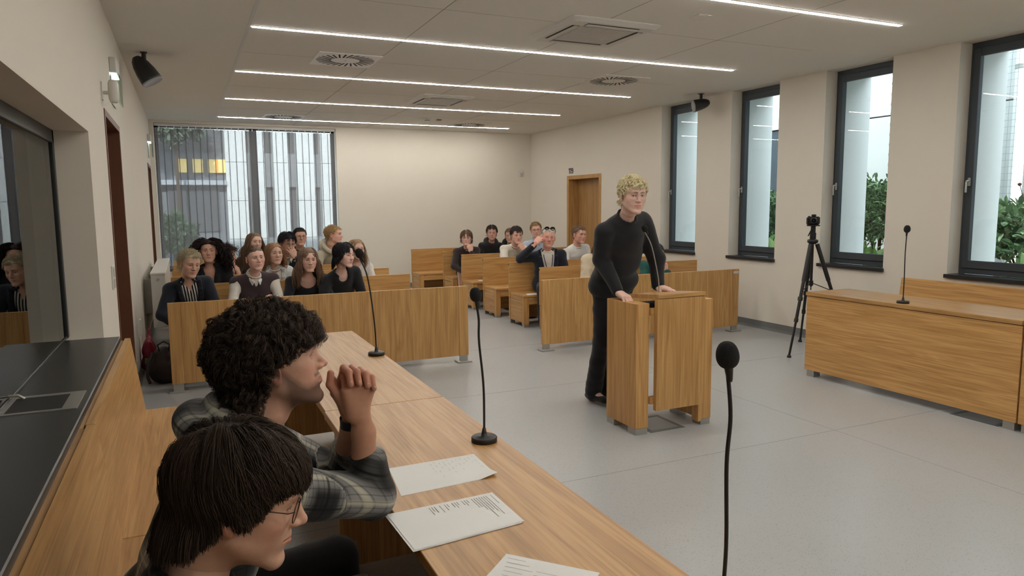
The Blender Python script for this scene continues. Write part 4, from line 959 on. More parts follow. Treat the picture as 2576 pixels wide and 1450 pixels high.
# ------------------------------------------------------------------ beyond the back window
struct(MB().box(-12, 16, YB + 0.4, 60, -0.4, -0.2), 'ground_street', plain('paving', srgb(130, 130, 128), 0.9))
Yb = 20.0
t = thing('office_building', 'office building with white stone piers seen through the slat blind', 'building', (2.5, Yb, -0.2))
part(MB().box(-7, 12, Yb + 0.5, Yb + 2, -0.2, 9), 'backing', plain('facade_dark', srgb(92, 92, 94), 0.5), t)
for a, b in ((1.04, 1.55), (1.64, 2.00), (2.23, 2.60), (2.83, 3.28), (3.47, 3.80), (4.1, 4.5), (4.9, 5.3)):
    for j in range(7): part(MB().box(a, b, Yb, Yb + 0.5, -0.2 + j * 1.0, 0.79 + j * 1.0, 0.004), 'stone_block', plain('pier_stone', srgb(232, 232, 228), 0.9, 0, 0.03, 14), t)
for a, b in ((1.55, 1.64), (2.0, 2.23), (2.60, 2.83), (3.28, 3.47), (3.80, 4.1)):
    for z in (2.16, -0.1): part(MB().box(a, b, Yb + 0.30, Yb + 0.42, z, z + 0.9), 'spandrel', plain('spandrel', srgb(140, 142, 144), 0.7), t)
    for z in (0.8, 3.06): part(MB().box(a, b, Yb + 0.44, Yb + 0.48, z, z + 1.35), 'window', plain('far_window', srgb(96, 96, 98), 0.2), t)
t = thing('office_building', 'darker glazed wing of the building seen through the left half of the blind', 'building', (-1, Yb, -0.2))
part(MB().box(-6, 1.04, Yb + 0.2, Yb + 0.5, -0.2, 2.2), 'wall', plain('wing_wall', srgb(120, 122, 126), 0.6), t)
for x in (-4.3, -3.0, -1.7, -0.35): part(MB().box(x, x + 1.2, Yb + 0.15, Yb + 0.2, 1.0, 2.12), 'window', plain('far_window', srgb(96, 96, 98), 0.2), t)
part(MB().box(-6, 1.04, Yb - 0.1, Yb + 0.5, 2.2, 2.32), 'ledge', plain('ledge', srgb(178, 182, 186), 0.6), t)
for x in (-0.12, 0.26, 0.62, 0.80): part(MB().box(x, x + 0.24, Yb + 0.1, Yb + 0.2, 2.52, 2.86), 'lit_window', emit('yellow_window', (1.0, 0.72, 0.25, 1), 0.9), t)
part(MB().box(-6, 1.04, Yb + 0.2, Yb + 0.5, 2.32, 3.02), 'upper_wall', plain('wing_upper', srgb(108, 112, 118), 0.6), t)
bk = np.random.RandomState(4)
def tree(x, y, z, r, lab, seed):
    rr = np.random.RandomState(seed); n = 5000; t = thing('tree', lab, 'tree', (x, y, -0.2), 'trees beyond the blind')
    U = rr.normal(size=(n, 3)); U /= np.linalg.norm(U, axis=1)[:, None]; P = np.array((x, y, z)) + U * r * (rr.rand(n, 1) ** 0.3) * (1 + 0.2 * np.sin(U[:, :1] * 8 + seed))
    D = rr.normal(size=(n, 3)) * 0.06; E2 = rr.normal(size=(n, 3)) * 0.04; V = np.stack([P, P + D, P + D + E2, P + E2], 1).reshape(-1, 3); Q = np.arange(n * 4).reshape(-1, 4)
    o = np_mesh('foliage', V, Q, leaf_mat('leaf_dull', (84, 96, 82), (128, 138, 118)) if seed == 2 else LM3, t, np.repeat(np.repeat(rr.rand(n, 1), 3, 1), 4, 0), (x, y, -0.2), smooth=False); o['kind'] = 'stuff'
    part(MB().tube([(x, y, -0.2), (x, y, z)], [0.05, 0.03], 8), 'trunk', plain('bark', srgb(84, 70, 54), 0.9), t)
tree(-0.10, 19.0, 3.75, 0.62, 'green tree top seen through the top left corner of the blind', 2)
tree(-0.25, 18.4, 1.0, 0.42, 'leafy tree seen low through the left part of the blind', 6)
# ------------------------------------------------------------------ furniture
def bench(x0, x1, yb, label, group, feet=(0, 1)):
    """spectator bench facing -y; yb is the rear face of the backrest"""
    t = thing('bench', label, 'bench', ((x0 + x1) / 2, yb - 0.23, 0), group)
    sf = yb - 0.47
    part(MB().box(x0, x1, yb - 0.032, yb, 0.36, 0.835, 0.002), 'backrest', OX, t)
    part(MB().box(x0 + 0.004, x1 - 0.004, yb - 0.030, yb - 0.003, 0.06, 0.355, 0.002), 'rear_panel', OX, t)
    part(MB().box(x0 + 0.012, x1 - 0.012, sf, yb - 0.034, 0.395, 0.425, 0.003), 'seat', OX, t)
    part(MB().box(x0 + 0.09, x1 - 0.09, sf + 0.012, sf + 0.035, 0.30, 0.393, 0.002), 'apron', OX, t)
    for s, x in ((1, x0 + 0.012), (-1, x1 - 0.012)):
        part(MB().box(x, x + s * 0.075, sf + 0.004, sf + 0.075, 0.035, 0.393, 0.002), 'leg', OZ, t)
        part(MB().box(x, x + s * 0.022, sf + 0.078, yb - 0.036, 0.055, 0.345, 0.002), 'side_panel', OY, t)
        part(MB().box(x, x + s * 0.024, sf + 0.078, yb - 0.036, 0.349, 0.393, 0.002), 'side_rail', OY, t)
        part(MB().box(x + s * 0.004, x + s * 0.07, sf + 0.008, sf + 0.07, 0.0, 0.034), 'foot', M_STEEL, t)
        part(MB().box(x + s * 0.004, x + s * 0.07, yb - 0.035, yb - 0.004, 0.0, 0.055), 'foot', M_STEEL, t)
        part(MB().box(x - s * 0.014, x, yb - 0.028, yb - 0.006, 0.795, 0.812), 'end_stop', M_BLACK, t)
    return t
ordn = ['front', 'second', 'third', 'fourth', 'fifth']
YR_ = [7.87, 8.80, 9.73, 10.63, 11.53]
for i, yb in enumerate(YR_):
    bench(-0.18, 2.31, yb, 'oak bench of the %s row in the left block, under the blind side' % ordn[i], 'oak benches of the left block')
for i, yb in enumerate(YR_):
    bench(3.98, 6.42, yb, 'oak bench of the %s row in the right block, beside the windows' % ordn[i], 'oak benches of the right block')
bench(3.70, 6.2, 12.46, 'rearmost oak bench of the right block, shifted towards the aisle', 'oak benches of the right block')

def barrier(x0, x1, y, label):
    t = thing('barrier', label, 'barrier', ((x0 + x1) / 2, y, 0), 'oak barriers before the benches')
    part(MB().box(x0 + 0.10, x1 - 0.10, y, y + 0.036, 0.072, 0.79, 0.0015), 'panel', oak('z', 0.97), t)
    for s, x in ((1, x0), (-1, x1)):
        part(MB().box(x, x + s * 0.099, y - 0.001, y + 0.037, 0.072, 0.79, 0.0015), 'end_stile', OZ, t)
        part(MB().box(x + s * 0.008, x + s * 0.092, y + 0.008, y + 0.028, 0.016, 0.072), 'foot_plate', M_STEEL, t)
        part(MB().box(x - s * 0.025, x + s * 0.13, y - 0.04, y + 0.075, 0.0, 0.016, 0.002), 'foot_base', M_STEEL, t)
    return t
barrier(-0.18, 2.59, 6.74, 'oak barrier panel on steel feet before the left block of benches')
br = barrier(3.51, 6.28, 6.86, 'oak barrier panel on steel feet before the right block of benches')
part(MB().box(6.19, 6.27, 6.857, 6.859, 0.735, 0.765), 'sticker', plain('sticker_grey', srgb(196, 196, 196), 0.5), br)

# ---- lectern
t = thing('lectern', 'oak speaker lectern with two box sides and a raised front board', 'lectern', (3.09, 4.18, 0))
for (x0, x1, lab) in ((2.765, 2.872, None), (3.335, 3.425, None)):
    y0, y1 = 3.995, 4.37
    part(MB().box(x0, x1, y0, y1, 0.045, 0.925, 0.002), 'side_panel', OZ, t)
    for yy in (y0 + 0.004, y1 - 0.10):
        part(MB().box(x0 + 0.003, x1 - 0.003, yy, yy + 0.095, 0, 0.044, 0.001), 'foot', M_STEEL, t)
part(MB().box(2.895, 3.305, 3.935, 3.972, 0.175, 0.958, 0.002), 'front_panel', OZ, t)
for z in (0.84, 0.215): part(MB().box(2.873, 3.334, 3.974, 4.02, z, z + 0.05, 0.001), 'cross_rail', OX, t)
part(MB().box(3.335 - 0.03, 3.334, 3.99, 4.06, 0.03, 0.50, 0.001), 'inner_post', OZ, t)
sl = 0.012
mb = MB(); mb.add([(2.90, 3.932, 0.962), (3.305, 3.932, 0.962), (3.305, 4.31, 0.930), (2.90, 4.31, 0.930), (2.90, 3.932, 0.990), (3.305, 3.932, 0.990), (3.305, 4.31, 0.955), (2.90, 4.31, 0.955)], [(0, 3, 2, 1), (4, 5, 6, 7), (0, 1, 5, 4), (2, 3, 7, 6), (1, 2, 6, 5), (0, 4, 7, 3)])
part(mb, 'desk_top', OX, t)
part(MB().box(2.873, 3.334, 4.02, 4.35, 0.86, 0.885), 'shelf', plain('felt_black', srgb(30, 27, 27), 0.95), t)
t = thing('floor_box', 'square grey floor outlet cover under the lectern', 'floor outlet', (3.03, 4.16, 0))
part(MB().box(2.90, 3.20, 4.00, 4.33, 0, 0.002), 'cover_frame', plain('floorbox_frame', srgb(92, 92, 92), 0.5), t); part(MB().box(2.935, 3.165, 4.035, 4.295, 0.002, 0.003), 'cover_lid', plain('floorbox_lid', srgb(140, 141, 140), 0.5), t)
t = thing('floor_box', 'square grey floor outlet cover under the right-hand desk', 'floor outlet', (5.40, 3.2, 0))
part(MB().box(5.20, 5.55, 3.03, 3.38, 0, 0.002), 'cover_frame', plain('floorbox_frame', srgb(92, 92, 92), 0.5), t); part(MB().box(5.235, 5.515, 3.065, 3.345, 0.002, 0.003), 'cover_lid', plain('floorbox_lid', srgb(140, 141, 140), 0.5), t)

# ---- desks
def desk(x0, x1, y0, y1, ztop, front, label, group):
    """front: x of the modesty board side (x0 or x1)"""
    t = thing('desk', label, 'desk', ((x0 + x1) / 2, (y0 + y1) / 2, 0), group)
    part(MB().box(x0, x1, y0, y1, ztop - 0.032, ztop, 0.002), 'desk_top', oak('y', 0.84), t)  # oak darkened on the top to offset the ceiling light falling on it
    s = 1 if front == x0 else -1
    part(MB().box(front + s * 0.012, front + s * 0.036, y0 + 0.004, y1 - 0.004, 0.062, ztop - 0.037, 0.0015), 'front_panel', OY, t)
    for yy in (y0 + 0.004, y1 - 0.034):
        part(MB().box(min(front + s * 0.037, x1 - 0.03 if s < 0 else front + s * 0.04), x1 - 0.04 if s > 0 else x0 + 0.04, yy, yy + 0.030, 0.062, ztop - 0.033, 0.0015), 'side_panel', OZ, t)
    for yy in (y0 + 0.02, y1 - 0.10):
        for xx in (x0 + 0.03, x1 - 0.11): part(MB().box(xx, xx + 0.08, yy, yy + 0.08, 0, 0.061), 'foot', M_STEEL, t)
    return t
desk(0.49, 1.01, 2.962, 4.865, 0.75, 1.01, 'far oak desk of the left side carrying the farthest desk microphone', 'oak desks of the left side')
desk(0.485, 1.012, 1.05, 2.957, 0.75, 1.012, 'near oak desk of the left side with the papers on it', 'oak desks of the left side')
desk(0.485, 1.012, -0.85, 1.045, 0.75, 1.012, 'oak desk right by the camera at the lower edge of the picture', 'oak desks of the left side')
desk(5.175, 5.72, 2.90, 4.775, 0.788, 5.175, 'oak desk across the room with a microphone and a long front board', 'oak desks of the window side')
desk(5.175, 5.72, 1.02, 2.895, 0.788, 5.175, 'next oak desk of the window side, cut by the right picture edge', 'oak desks of the window side')

# ---- high-backed benches along the side walls
def side_bench(xw, s, y0, y1, label, zb=0.855, seat=0.41, gaps=None):
    """xw: x of the rear of the backrest, s = +1 when it faces +x"""
    t = thing('bench', label, 'bench', (xw + s * 0.25, (y0 + y1) / 2, 0), 'wall benches behind the desks')
    X = lambda d: xw + s * d
    mb = MB(); a, b = X(0.0), X(0.028); c_, d_ = X(0.055), X(0.083)
    mb.add([(a, y0, zb), (b, y0, zb), (d_, y0, 0.42), (c_, y0, 0.42), (a, y1, zb), (b, y1, zb), (d_, y1, 0.42), (c_, y1, 0.42)], [(0, 1, 2, 3), (4, 7, 6, 5), (0, 4, 5, 1), (1, 5, 6, 2), (2, 6, 7, 3), (3, 7, 4, 0)])
    part(mb, 'backrest', OY, t)
    part(MB().box(X(-0.035), X(-0.006), y0, y1, 0.06, zb - 0.012, 0.001), 'rear_board', OY, t)
    part(MB().box(X(0.07), X(0.47), y0, y1, 0.39, 0.42, 0.003), 'seat', oak('y', 0.88), t)  # seat oak darkened too, offsetting the light from above
    for yy in (y0 + 0.03, (y0 + y1) / 2, y1 - 0.06): part(MB().box(X(0.03), X(0.44), yy, yy + 0.03, 0.05, 0.388), 'side_panel', OX, t)
    for yy in (y0 + 0.03, y1 - 0.08): part(MB().box(X(0.36), X(0.43), yy, yy + 0.05, 0.0, 0.049), 'foot', M_STEEL, t)
    return t
side_bench(-0.355, 1, 2.80, 4.62, 'far length of the high-backed oak bench against the left wall')
side_bench(-0.350, 1, 0.95, 2.795, 'near length of the high-backed oak bench against the left wall')
side_bench(-0.350, 1, -0.9, 0.945, 'length of high-backed oak bench beside the camera')
side_bench(6.42, -1, 3.0, 4.72, 'high-backed oak bench under the nearest window behind the right desk', 0.865)
side_bench(6.42, -1, 1.25, 2.995, 'next length of oak bench under the window, cut by the picture edge', 0.865)

# ---- gooseneck microphones
def mic(base, neck, head, label, foam=0.026, rb=0.047, group='gooseneck desk microphones', metal=None, square=False, hz=1.25, nr=0.0042):
    t = thing('microphone', label, 'microphone', base, group); b = Vector(base)
    if square: part(MB().box(b.x - 0.055, b.x + 0.055, b.y - 0.04, b.y + 0.04, b.z, b.z + 0.022, 0.004), 'base', M_BLACK, t)
    else: part(MB().lathe([(rb, 0), (rb, 0.016), (rb - 0.003, 0.019), (0.012, 0.019), (0.009, 0.034), (0.006, 0.05)], base, 28), 'base', M_BLACK, t)
    pts = [b + Vector((0, 0, 0.02))] + [Vector(p) for p in neck] + [Vector(head) - Vector((0, 0, foam * 1.0))]
    # smooth path
    P = []
    for i in range(len(pts) - 1):
        p0, p1, p2, p3 = pts[max(i - 1, 0)], pts[i], pts[i + 1], pts[min(i + 2, len(pts) - 1)]
        for k in range(8):
            u = k / 8; P.append(0.5 * ((2 * p1) + (p2 - p0) * u + (2 * p0 - 5 * p1 + 4 * p2 - p3) * u * u + (3 * p1 - p0 - 3 * p2 + p3) * u ** 3))
    P.append(pts[-1]); part(MB().tube(P, nr, 10), 'gooseneck', metal or M_BLACK, t)
    h = Vector(head); d = (P[-1] - P[-4]).normalized(); M = Matrix.Translation(h) @ d.to_track_quat('Z', 'Y').to_matrix().to_4x4()
    part(MB().lathe([(0.0045, -foam * 2.1), (0.006, -foam * 1.9), (0.0085, -foam * 1.1), (0.0095, -foam * 0.8)], (0, 0, 0), 14, M), 'capsule', M_BLACK, t)
    prof = [(0.002, -foam * 1.0)] + [(foam * 0.93 * math.sin(a) ** 0.8, -foam * hz * math.cos(a) * (0.8 if math.cos(a) > 0 else 1.0)) for a in [PI * k / 14 for k in range(1, 14)]] + [(0.0, foam * hz)]
    part(MB().lathe(prof, (0, 0, 0), 22, M), 'foam_windscreen', plain('mic_foam', srgb(26, 26, 28), 0.98, 0, 0.1, 300, 0.8, 700), t)
mic((0.962, 3.985, 0.75), [(0.955, 3.985, 0.95), (0.925, 3.985, 1.20)], (0.885, 3.99, 1.338), 'desk microphone on the far left-hand desk, stem leaning left')
mic((0.945, 2.315, 0.75), [(0.945, 2.315, 0.95), (0.930, 2.315, 1.12), (0.930, 2.315, 1.20)], (0.920, 2.315, 1.286), 'desk microphone standing before the papers on the near left-hand desk', foam=0.023)
mic((0.958, 1.07, 0.75), [(0.975, 1.08, 0.90), (0.9615, 1.07, 1.08), (0.968, 1.07, 1.18)], (0.961, 1.075, 1.300), 'desk microphone nearest the camera, base out of the picture', foam=0.0245, nr=0.0043)
mic((5.26, 3.86, 0.788), [(5.26, 3.86, 1.0), (5.255, 3.86, 1.2)], (5.262, 3.86, 1.385), 'desk microphone on the oak desk across the room', foam=0.027)
mic((3.115, 4.22, 0.938), [(3.10, 4.215, 1.08), (3.03, 4.20, 1.30)], (2.955, 4.18, 1.43), 'microphone on the lectern with a bare steel gooseneck', foam=0.024, metal=M_STEEL, square=True)

# ---- camera tripod
t = thing('tripod', 'black video tripod standing by the window wall beside the right desk', 'tripod', (6.05, 5.55, 0))
top = Vector((6.03, 5.50, 1.20)); M_TR = plain('tripod_black', srgb(28, 29, 32), 0.4, 0.2)
for (fx, fy) in ((5.66, 5.41), (6.42, 5.98), (6.33, 5.20)):
    fp = Vector((fx, fy, 0.0)); lg = empty('leg', (0, 0, 0)); bpy.data.objects.remove(lg)
    hip = top + (fp - top).normalized() * 0.03 + Vector(((fx - top.x) * 0.08, (fy - top.y) * 0.08, 0))
    a, b_ = hip.lerp(fp, 0.33), hip.lerp(fp, 0.68)
    L = part(MB().tube([hip, a], 0.022, 10).tube([a, hip.lerp(fp, 0.5)], 0.0175, 10).tube([a, b_], 0.0165, 10).tube([b_, fp + Vector((0, 0, 0.02))], 0.012, 10), 'leg', M_TR, t)
    part(MB().tube([hip.lerp(fp, 0.47), hip.lerp(fp, 0.50)], 0.026, 12).tube([hip.lerp(fp, 0.66), hip.lerp(fp, 0.69)], 0.022, 12), 'leg_clamp', M_BLACK, L)
    part(MB().lathe([(0.022, 0), (0.022, 0.012), (0.013, 0.03)], fp, 12), 'rubber_foot', M_BLACK, L)
    part(MB().tube([(top.x, top.y, 0.76), hip.lerp(fp, 0.42)], 0.005, 6), 'spreader', M_TR, t)
part(MB().tube([(top.x, top.y, 0.72), (top.x, top.y, 1.27)], 0.014, 12).tube([(top.x, top.y, 0.73), (top.x, top.y, 0.78)], 0.023, 12).tube([(top.x, top.y, 0.72), (top.x, top.y, 0.68)], 0.006, 8), 'centre_column', M_TR, t)
part(MB().lathe([(0.03, 1.17), (0.055, 1.19), (0.055, 1.215), (0.03, 1.225)], (top.x, top.y, 0), 16), 'shoulder', M_TR, t)
part(MB().tube([(top.x, top.y, 1.225), (top.x, top.y, 1.29)], 0.032, 14).tube([(top.x, top.y, 1.29), (top.x, top.y, 1.36)], 0.025, 14).box(top.x - 0.045, top.x + 0.045, top.y - 0.05, top.y + 0.05, 1.36, 1.375, 0.004), 'pan_head', M_TR, t)
part(MB().tube([(top.x - 0.02, top.y, 1.33), (top.x - 0.09, top.y - 0.02, 1.26)], 0.006, 8), 'pan_handle', M_TR, t)
t = thing('camera', 'compact black camera mounted on the tripod, lens towards the room', 'camera', (top.x, top.y, 1.375))
Rz = Matrix.Translation((top.x, top.y, 1.376)) @ Matrix.Rotation(math.radians(-52), 4, 'Z')
part(MB().box(-0.065, 0.062, -0.032, 0.032, 0.0, 0.085, 0.012, Rz).box(-0.022, 0.026, -0.030, 0.028, 0.085, 0.108, 0.008, Rz).box(-0.067, -0.04, -0.05, 0.03, 0.0, 0.078, 0.01, Rz), 'camera_body', M_BLACK, t)
RM2 = Rz @ Matrix.Translation((0.008, -0.032, 0.042)) @ Matrix.Rotation(PI / 2, 4, 'X')
part(MB().lathe([(0.033, 0.0), (0.034, 0.03), (0.031, 0.045), (0.029, 0.058), (0.024, 0.058), (0.021, 0.050)], (0, 0, 0), 20, RM2), 'lens_barrel', M_TR, t)
part(MB().lathe([(0.021, 0.050), (0.0, 0.054)], (0, 0, 0), 20, RM2), 'lens', plain('lens_glass', (0.01, 0.01, 0.02, 1), 0.05), t)
part(MB().lathe([(0.0, 0.006), (0.010, 0.006), (0.010, 0)], (0, 0, 0), 12, Rz @ Matrix.Translation((-0.045, 0, 0.085))), 'dial', M_TR, t)

# ---- radiator, bags
t = thing('radiator', 'tall white panel radiator along the left wall beside the left benches', 'radiator', (-0.31, 10.0, 0.25))
part(MB().box(-0.38, -0.235, 8.75, 11.3, 0.28, 0.885, 0.006), 'panel', M_WHITE, t)
part(MB().box(-0.385, -0.230, 8.74, 11.31, 0.875, 0.895, 0.003), 'top_grille', M_WHITE, t)
for z in (0.37, 0.82): part(MB().tube([(-0.31, 8.75, z), (-0.31, 8.735, z)], 0.014, 12), 'plug', M_STEEL, t)
for y in (9.1, 11.0): part(MB().box(XL + 0.001, -0.38, y, y + 0.03, 0.4, 0.8), 'bracket', M_STEEL, t)
def soft(name, build, lab, cat, mat, res=0.012, base=None):
    f = Field(build[0], build[1], res)
    for q in build[2]: q(f)
    V, Q = f.mesh(); return V, Q
t = thing('backpack', 'dark brown leather backpack on the floor behind the left barrier end', 'bag', (-0.24, 7.22, 0))
f = Field((-0.5, 6.95, -0.02), (0.05, 7.5, 0.55), 0.012)
f.ell((-0.24, 7.2, 0.17), (0.13, 0.12, 0.17), 0.03); f.ell((-0.24, 7.2, 0.10), (0.14, 0.13, 0.10), 0.03); f.ell((-0.24, 7.11, 0.14), (0.09, 0.06, 0.09), 0.02); f.fn(lambda X, Y, Z: Z - 0.003 + 0 * X + 0 * Y, 0.0); f.wrinkle(0.005, 40, 2)
BAGM = plain('bag_leather', srgb(42, 30, 28), 0.5, 0, 0.2, 15, 0.3, 120)
V, Q = f.mesh(); np_mesh('bag_body', V, Q, BAGM, t, None, (-0.24, 7.22, 0))
part(MB().tube([(-0.28, 7.12, 0.31), (-0.29, 7.10, 0.37), (-0.24, 7.10, 0.40), (-0.19, 7.10, 0.37), (-0.20, 7.12, 0.31)], 0.008, 8), 'handle', M_BLACK, t)
part(MB().tube([(-0.33, 7.14, 0.30), (-0.38, 7.10, 0.20), (-0.385, 7.10, 0.08), (-0.37, 7.12, 0.02)], 0.014, 8), 'shoulder_strap', BAGM, t)
t = thing('tote_bag', 'crimson patterned bag on the floor by the left wall', 'bag', (-0.40, 7.75, 0))
f = Field((-0.56, 7.5, -0.02), (-0.2, 8.0, 0.5), 0.010)
f.ell((-0.39, 7.75, 0.20), (0.065, 0.13, 0.12), 0.02); f.ell((-0.39, 7.75, 0.09), (0.075, 0.12, 0.09), 0.03); f.cap((-0.39, 7.66, 0.29), (-0.39, 7.84, 0.33), 0.035, 0.025, 0.03); f.cap((-0.39, 7.82, 0.30), (-0.39, 7.86, 0.40), 0.02, 0.012, 0.02); f.fn(lambda X, Y, Z: Z - 0.003 + 0 * X + 0 * Y, 0.0); f.wrinkle(0.006, 55, 4)
V, Q = f.mesh(); np_mesh('bag_body', V, Q, plain('bag_crimson', srgb(136, 26, 52), 0.6, 0, 0.5, 18), t, None, (-0.40, 7.75, 0))
part(MB().box(-0.43, -0.35, 7.615, 7.63, 0.10, 0.16, 0.004), 'label_patch', plain('patch_green', srgb(92, 120, 70), 0.7), t)

# ---- papers
def sheet(cs, z, name, lab, lines=None, curl=None, grp=None, n=2, seed=0):
    """cs: four corners (x, y) in order round the sheet"""
    c = [Vector((x, y, 0)) for x, y in cs]; ctr = sum(c, Vector()) / 4
    t = thing(name, lab, 'paper', (ctr.x, ctr.y, z), grp)
    rr = random.Random(seed)
    for k in range(n):
        dx, dy = (rr.uniform(-0.006, 0.006), rr.uniform(-0.006, 0.006)) if k < n - 1 else (0, 0)
        vs = []; fs = []; N_ = 10; z0 = z + 0.0005 + k * 0.0012
        for i in range(N_ + 1):
            for j in range(N_ + 1):
                u, v = i / N_, j / N_; p = c[0].lerp(c[1], u).lerp(c[3].lerp(c[2], u), v); h = 0
                if curl and k == n - 1: h = curl * max(0, u - 0.8) * 5 * max(0, v - 0.75) * 4
                h += 0.0015 * max(0, abs(u - 0.5) * 2 - 0.7)
                vs.append((p.x + dx, p.y + dy, z0 + h))
        m = (N_ + 1) ** 2
        vs += [(a, b, e - 0.0004) for a, b, e in vs]
        for i in range(N_):
            for j in range(N_):
                a = i * (N_ + 1) + j; fs.append((a, a + N_ + 1, a + N_ + 2, a + 1)); fs.append((m + a, m + a + 1, m + a + N_ + 2, m + a + N_ + 1))
        part(MB().add(vs, fs, True), 'sheet', plain('paper_white', srgb(226, 226, 224), 0.8, 0, 0.005), t)
    if lines:
        mb = MB(); zt = z + 0.0008 + (n - 1) * 0.0012 + 0.0004
        for (u0, u1, v, w) in lines:
            a = c[0].lerp(c[1], v).lerp(c[3].lerp(c[2], v), u0); b = c[0].lerp(c[1], v).lerp(c[3].lerp(c[2], v), u1); q = (c[1] - c[0]).normalized() * w
            mb.add([(a.x - q.x, a.y - q.y, zt), (a.x + q.x, a.y + q.y, zt), (b.x + q.x, b.y + q.y, zt), (b.x - q.x, b.y - q.y, zt)], [(0, 3, 2, 1)])
        o = part(mb, 'writing', plain('ink_grey' if w < 0.0008 else 'ink_dark', srgb(150, 150, 156) if w < 0.0008 else srgb(128, 128, 132), 0.8), t); o['kind'] = 'stuff'
    return t
r_ = random.Random(5)
hand = []
for k in range(11):
    v = 0.95 - k * 0.05; x = 0.06 + 0.03 * (k % 3)
    for q in range(r_.randint(2, 4)):
        u1 = x + r_.uniform(0.04, 0.10)
        for j in range(5): uu = x + (u1 - x) * j / 5; hand.append((uu, uu + (u1 - x) / 5, v + r_.uniform(-0.006, 0.006), 0.0005))
        x = u1 + 0.02 + r_.random() * 0.12
zt = 0.75
# corners: left end (towards the seat) to right end; text columns run across
sheet([(0.56, 2.20), (0.86, 2.205), (0.855, 1.985), (0.535, 1.965)], zt, 'paper', 'sheet with faint handwriting and a curled corner beside the plaid sleeve', hand, 0.012, 'papers on the near left desk', 1, 1)
prt = []
for k in range(26):
    v = 0.97 - k * 0.024
    if k in (1, 9, 13, 17, 20, 22): continue
    ln_ = (0.30, 0.55, 0.62, 0.5, 0.44, 0.66, 0.40, 0.3)[k % 8] if k < 10 else (0.14, 0.22, 0.10, 0.18)[k % 4]
    prt.append((0.07, 0.07 + ln_, v, 0.0009))
sheet([(0.462, 1.855), (0.782, 1.868), (0.785, 1.652), (0.472, 1.622)], zt, 'paper', 'stapled printed sheets lying in the middle of the near left desk', prt, None, 'papers on the near left desk', 3, 2)
hand2 = [(0.05 + 0.02 * k, 0.25 + 0.05 * (k % 3) + 0.02 * k, 0.93 - 0.075 * k, 0.0007) for k in range(5)] + [(0.42, 0.8, 0.80 - 0.07 * k, 0.0007) for k in range(3)]
sheet([(0.48, 1.34), (0.672, 1.512), (0.83, 1.335), (0.63, 1.16)], zt, 'paper', 'handwritten sheet nearest the camera, cut by the lower picture edge', hand2, None, 'papers on the near left desk', 1, 3)
sheet([(4.10, 8.50), (4.31, 8.52), (4.32, 8.38), (4.06, 8.36)], 0.425, 'paper', 'white sheet lying on the bench seat beside the man in the black blazer', None, None, None, 2, 4)
sheet([(4.18, 10.45), (4.40, 10.47), (4.42, 10.33), (4.16, 10.30)], 0.425, 'paper', 'white sheet on the seat of the fourth right-hand bench', None, None, None, 2, 6)

t = thing('handbag', 'small black bag on the floor under the third right-hand bench', 'bag', (4.42, 9.05, 0))
f = Field((4.2, 8.85, -0.02), (4.65, 9.25, 0.32), 0.011); f.ell((4.42, 9.05, 0.12), (0.13, 0.09, 0.12), 0.03); f.ell((4.42, 9.05, 0.05), (0.14, 0.10, 0.06), 0.03); f.fn(lambda X, Y, Z: Z - 0.003 + 0 * X + 0 * Y, 0.0); f.wrinkle(0.004, 50, 3)
V, Q = f.mesh(); np_mesh('bag_body', V, Q, M_BLACK, t, None, (4.42, 9.05, 0))
part(MB().tube([(4.34, 9.05, 0.22), (4.36, 9.04, 0.29), (4.42, 9.04, 0.31), (4.48, 9.04, 0.29), (4.50, 9.05, 0.22)], 0.007, 8), 'handle', M_BLACK, t)
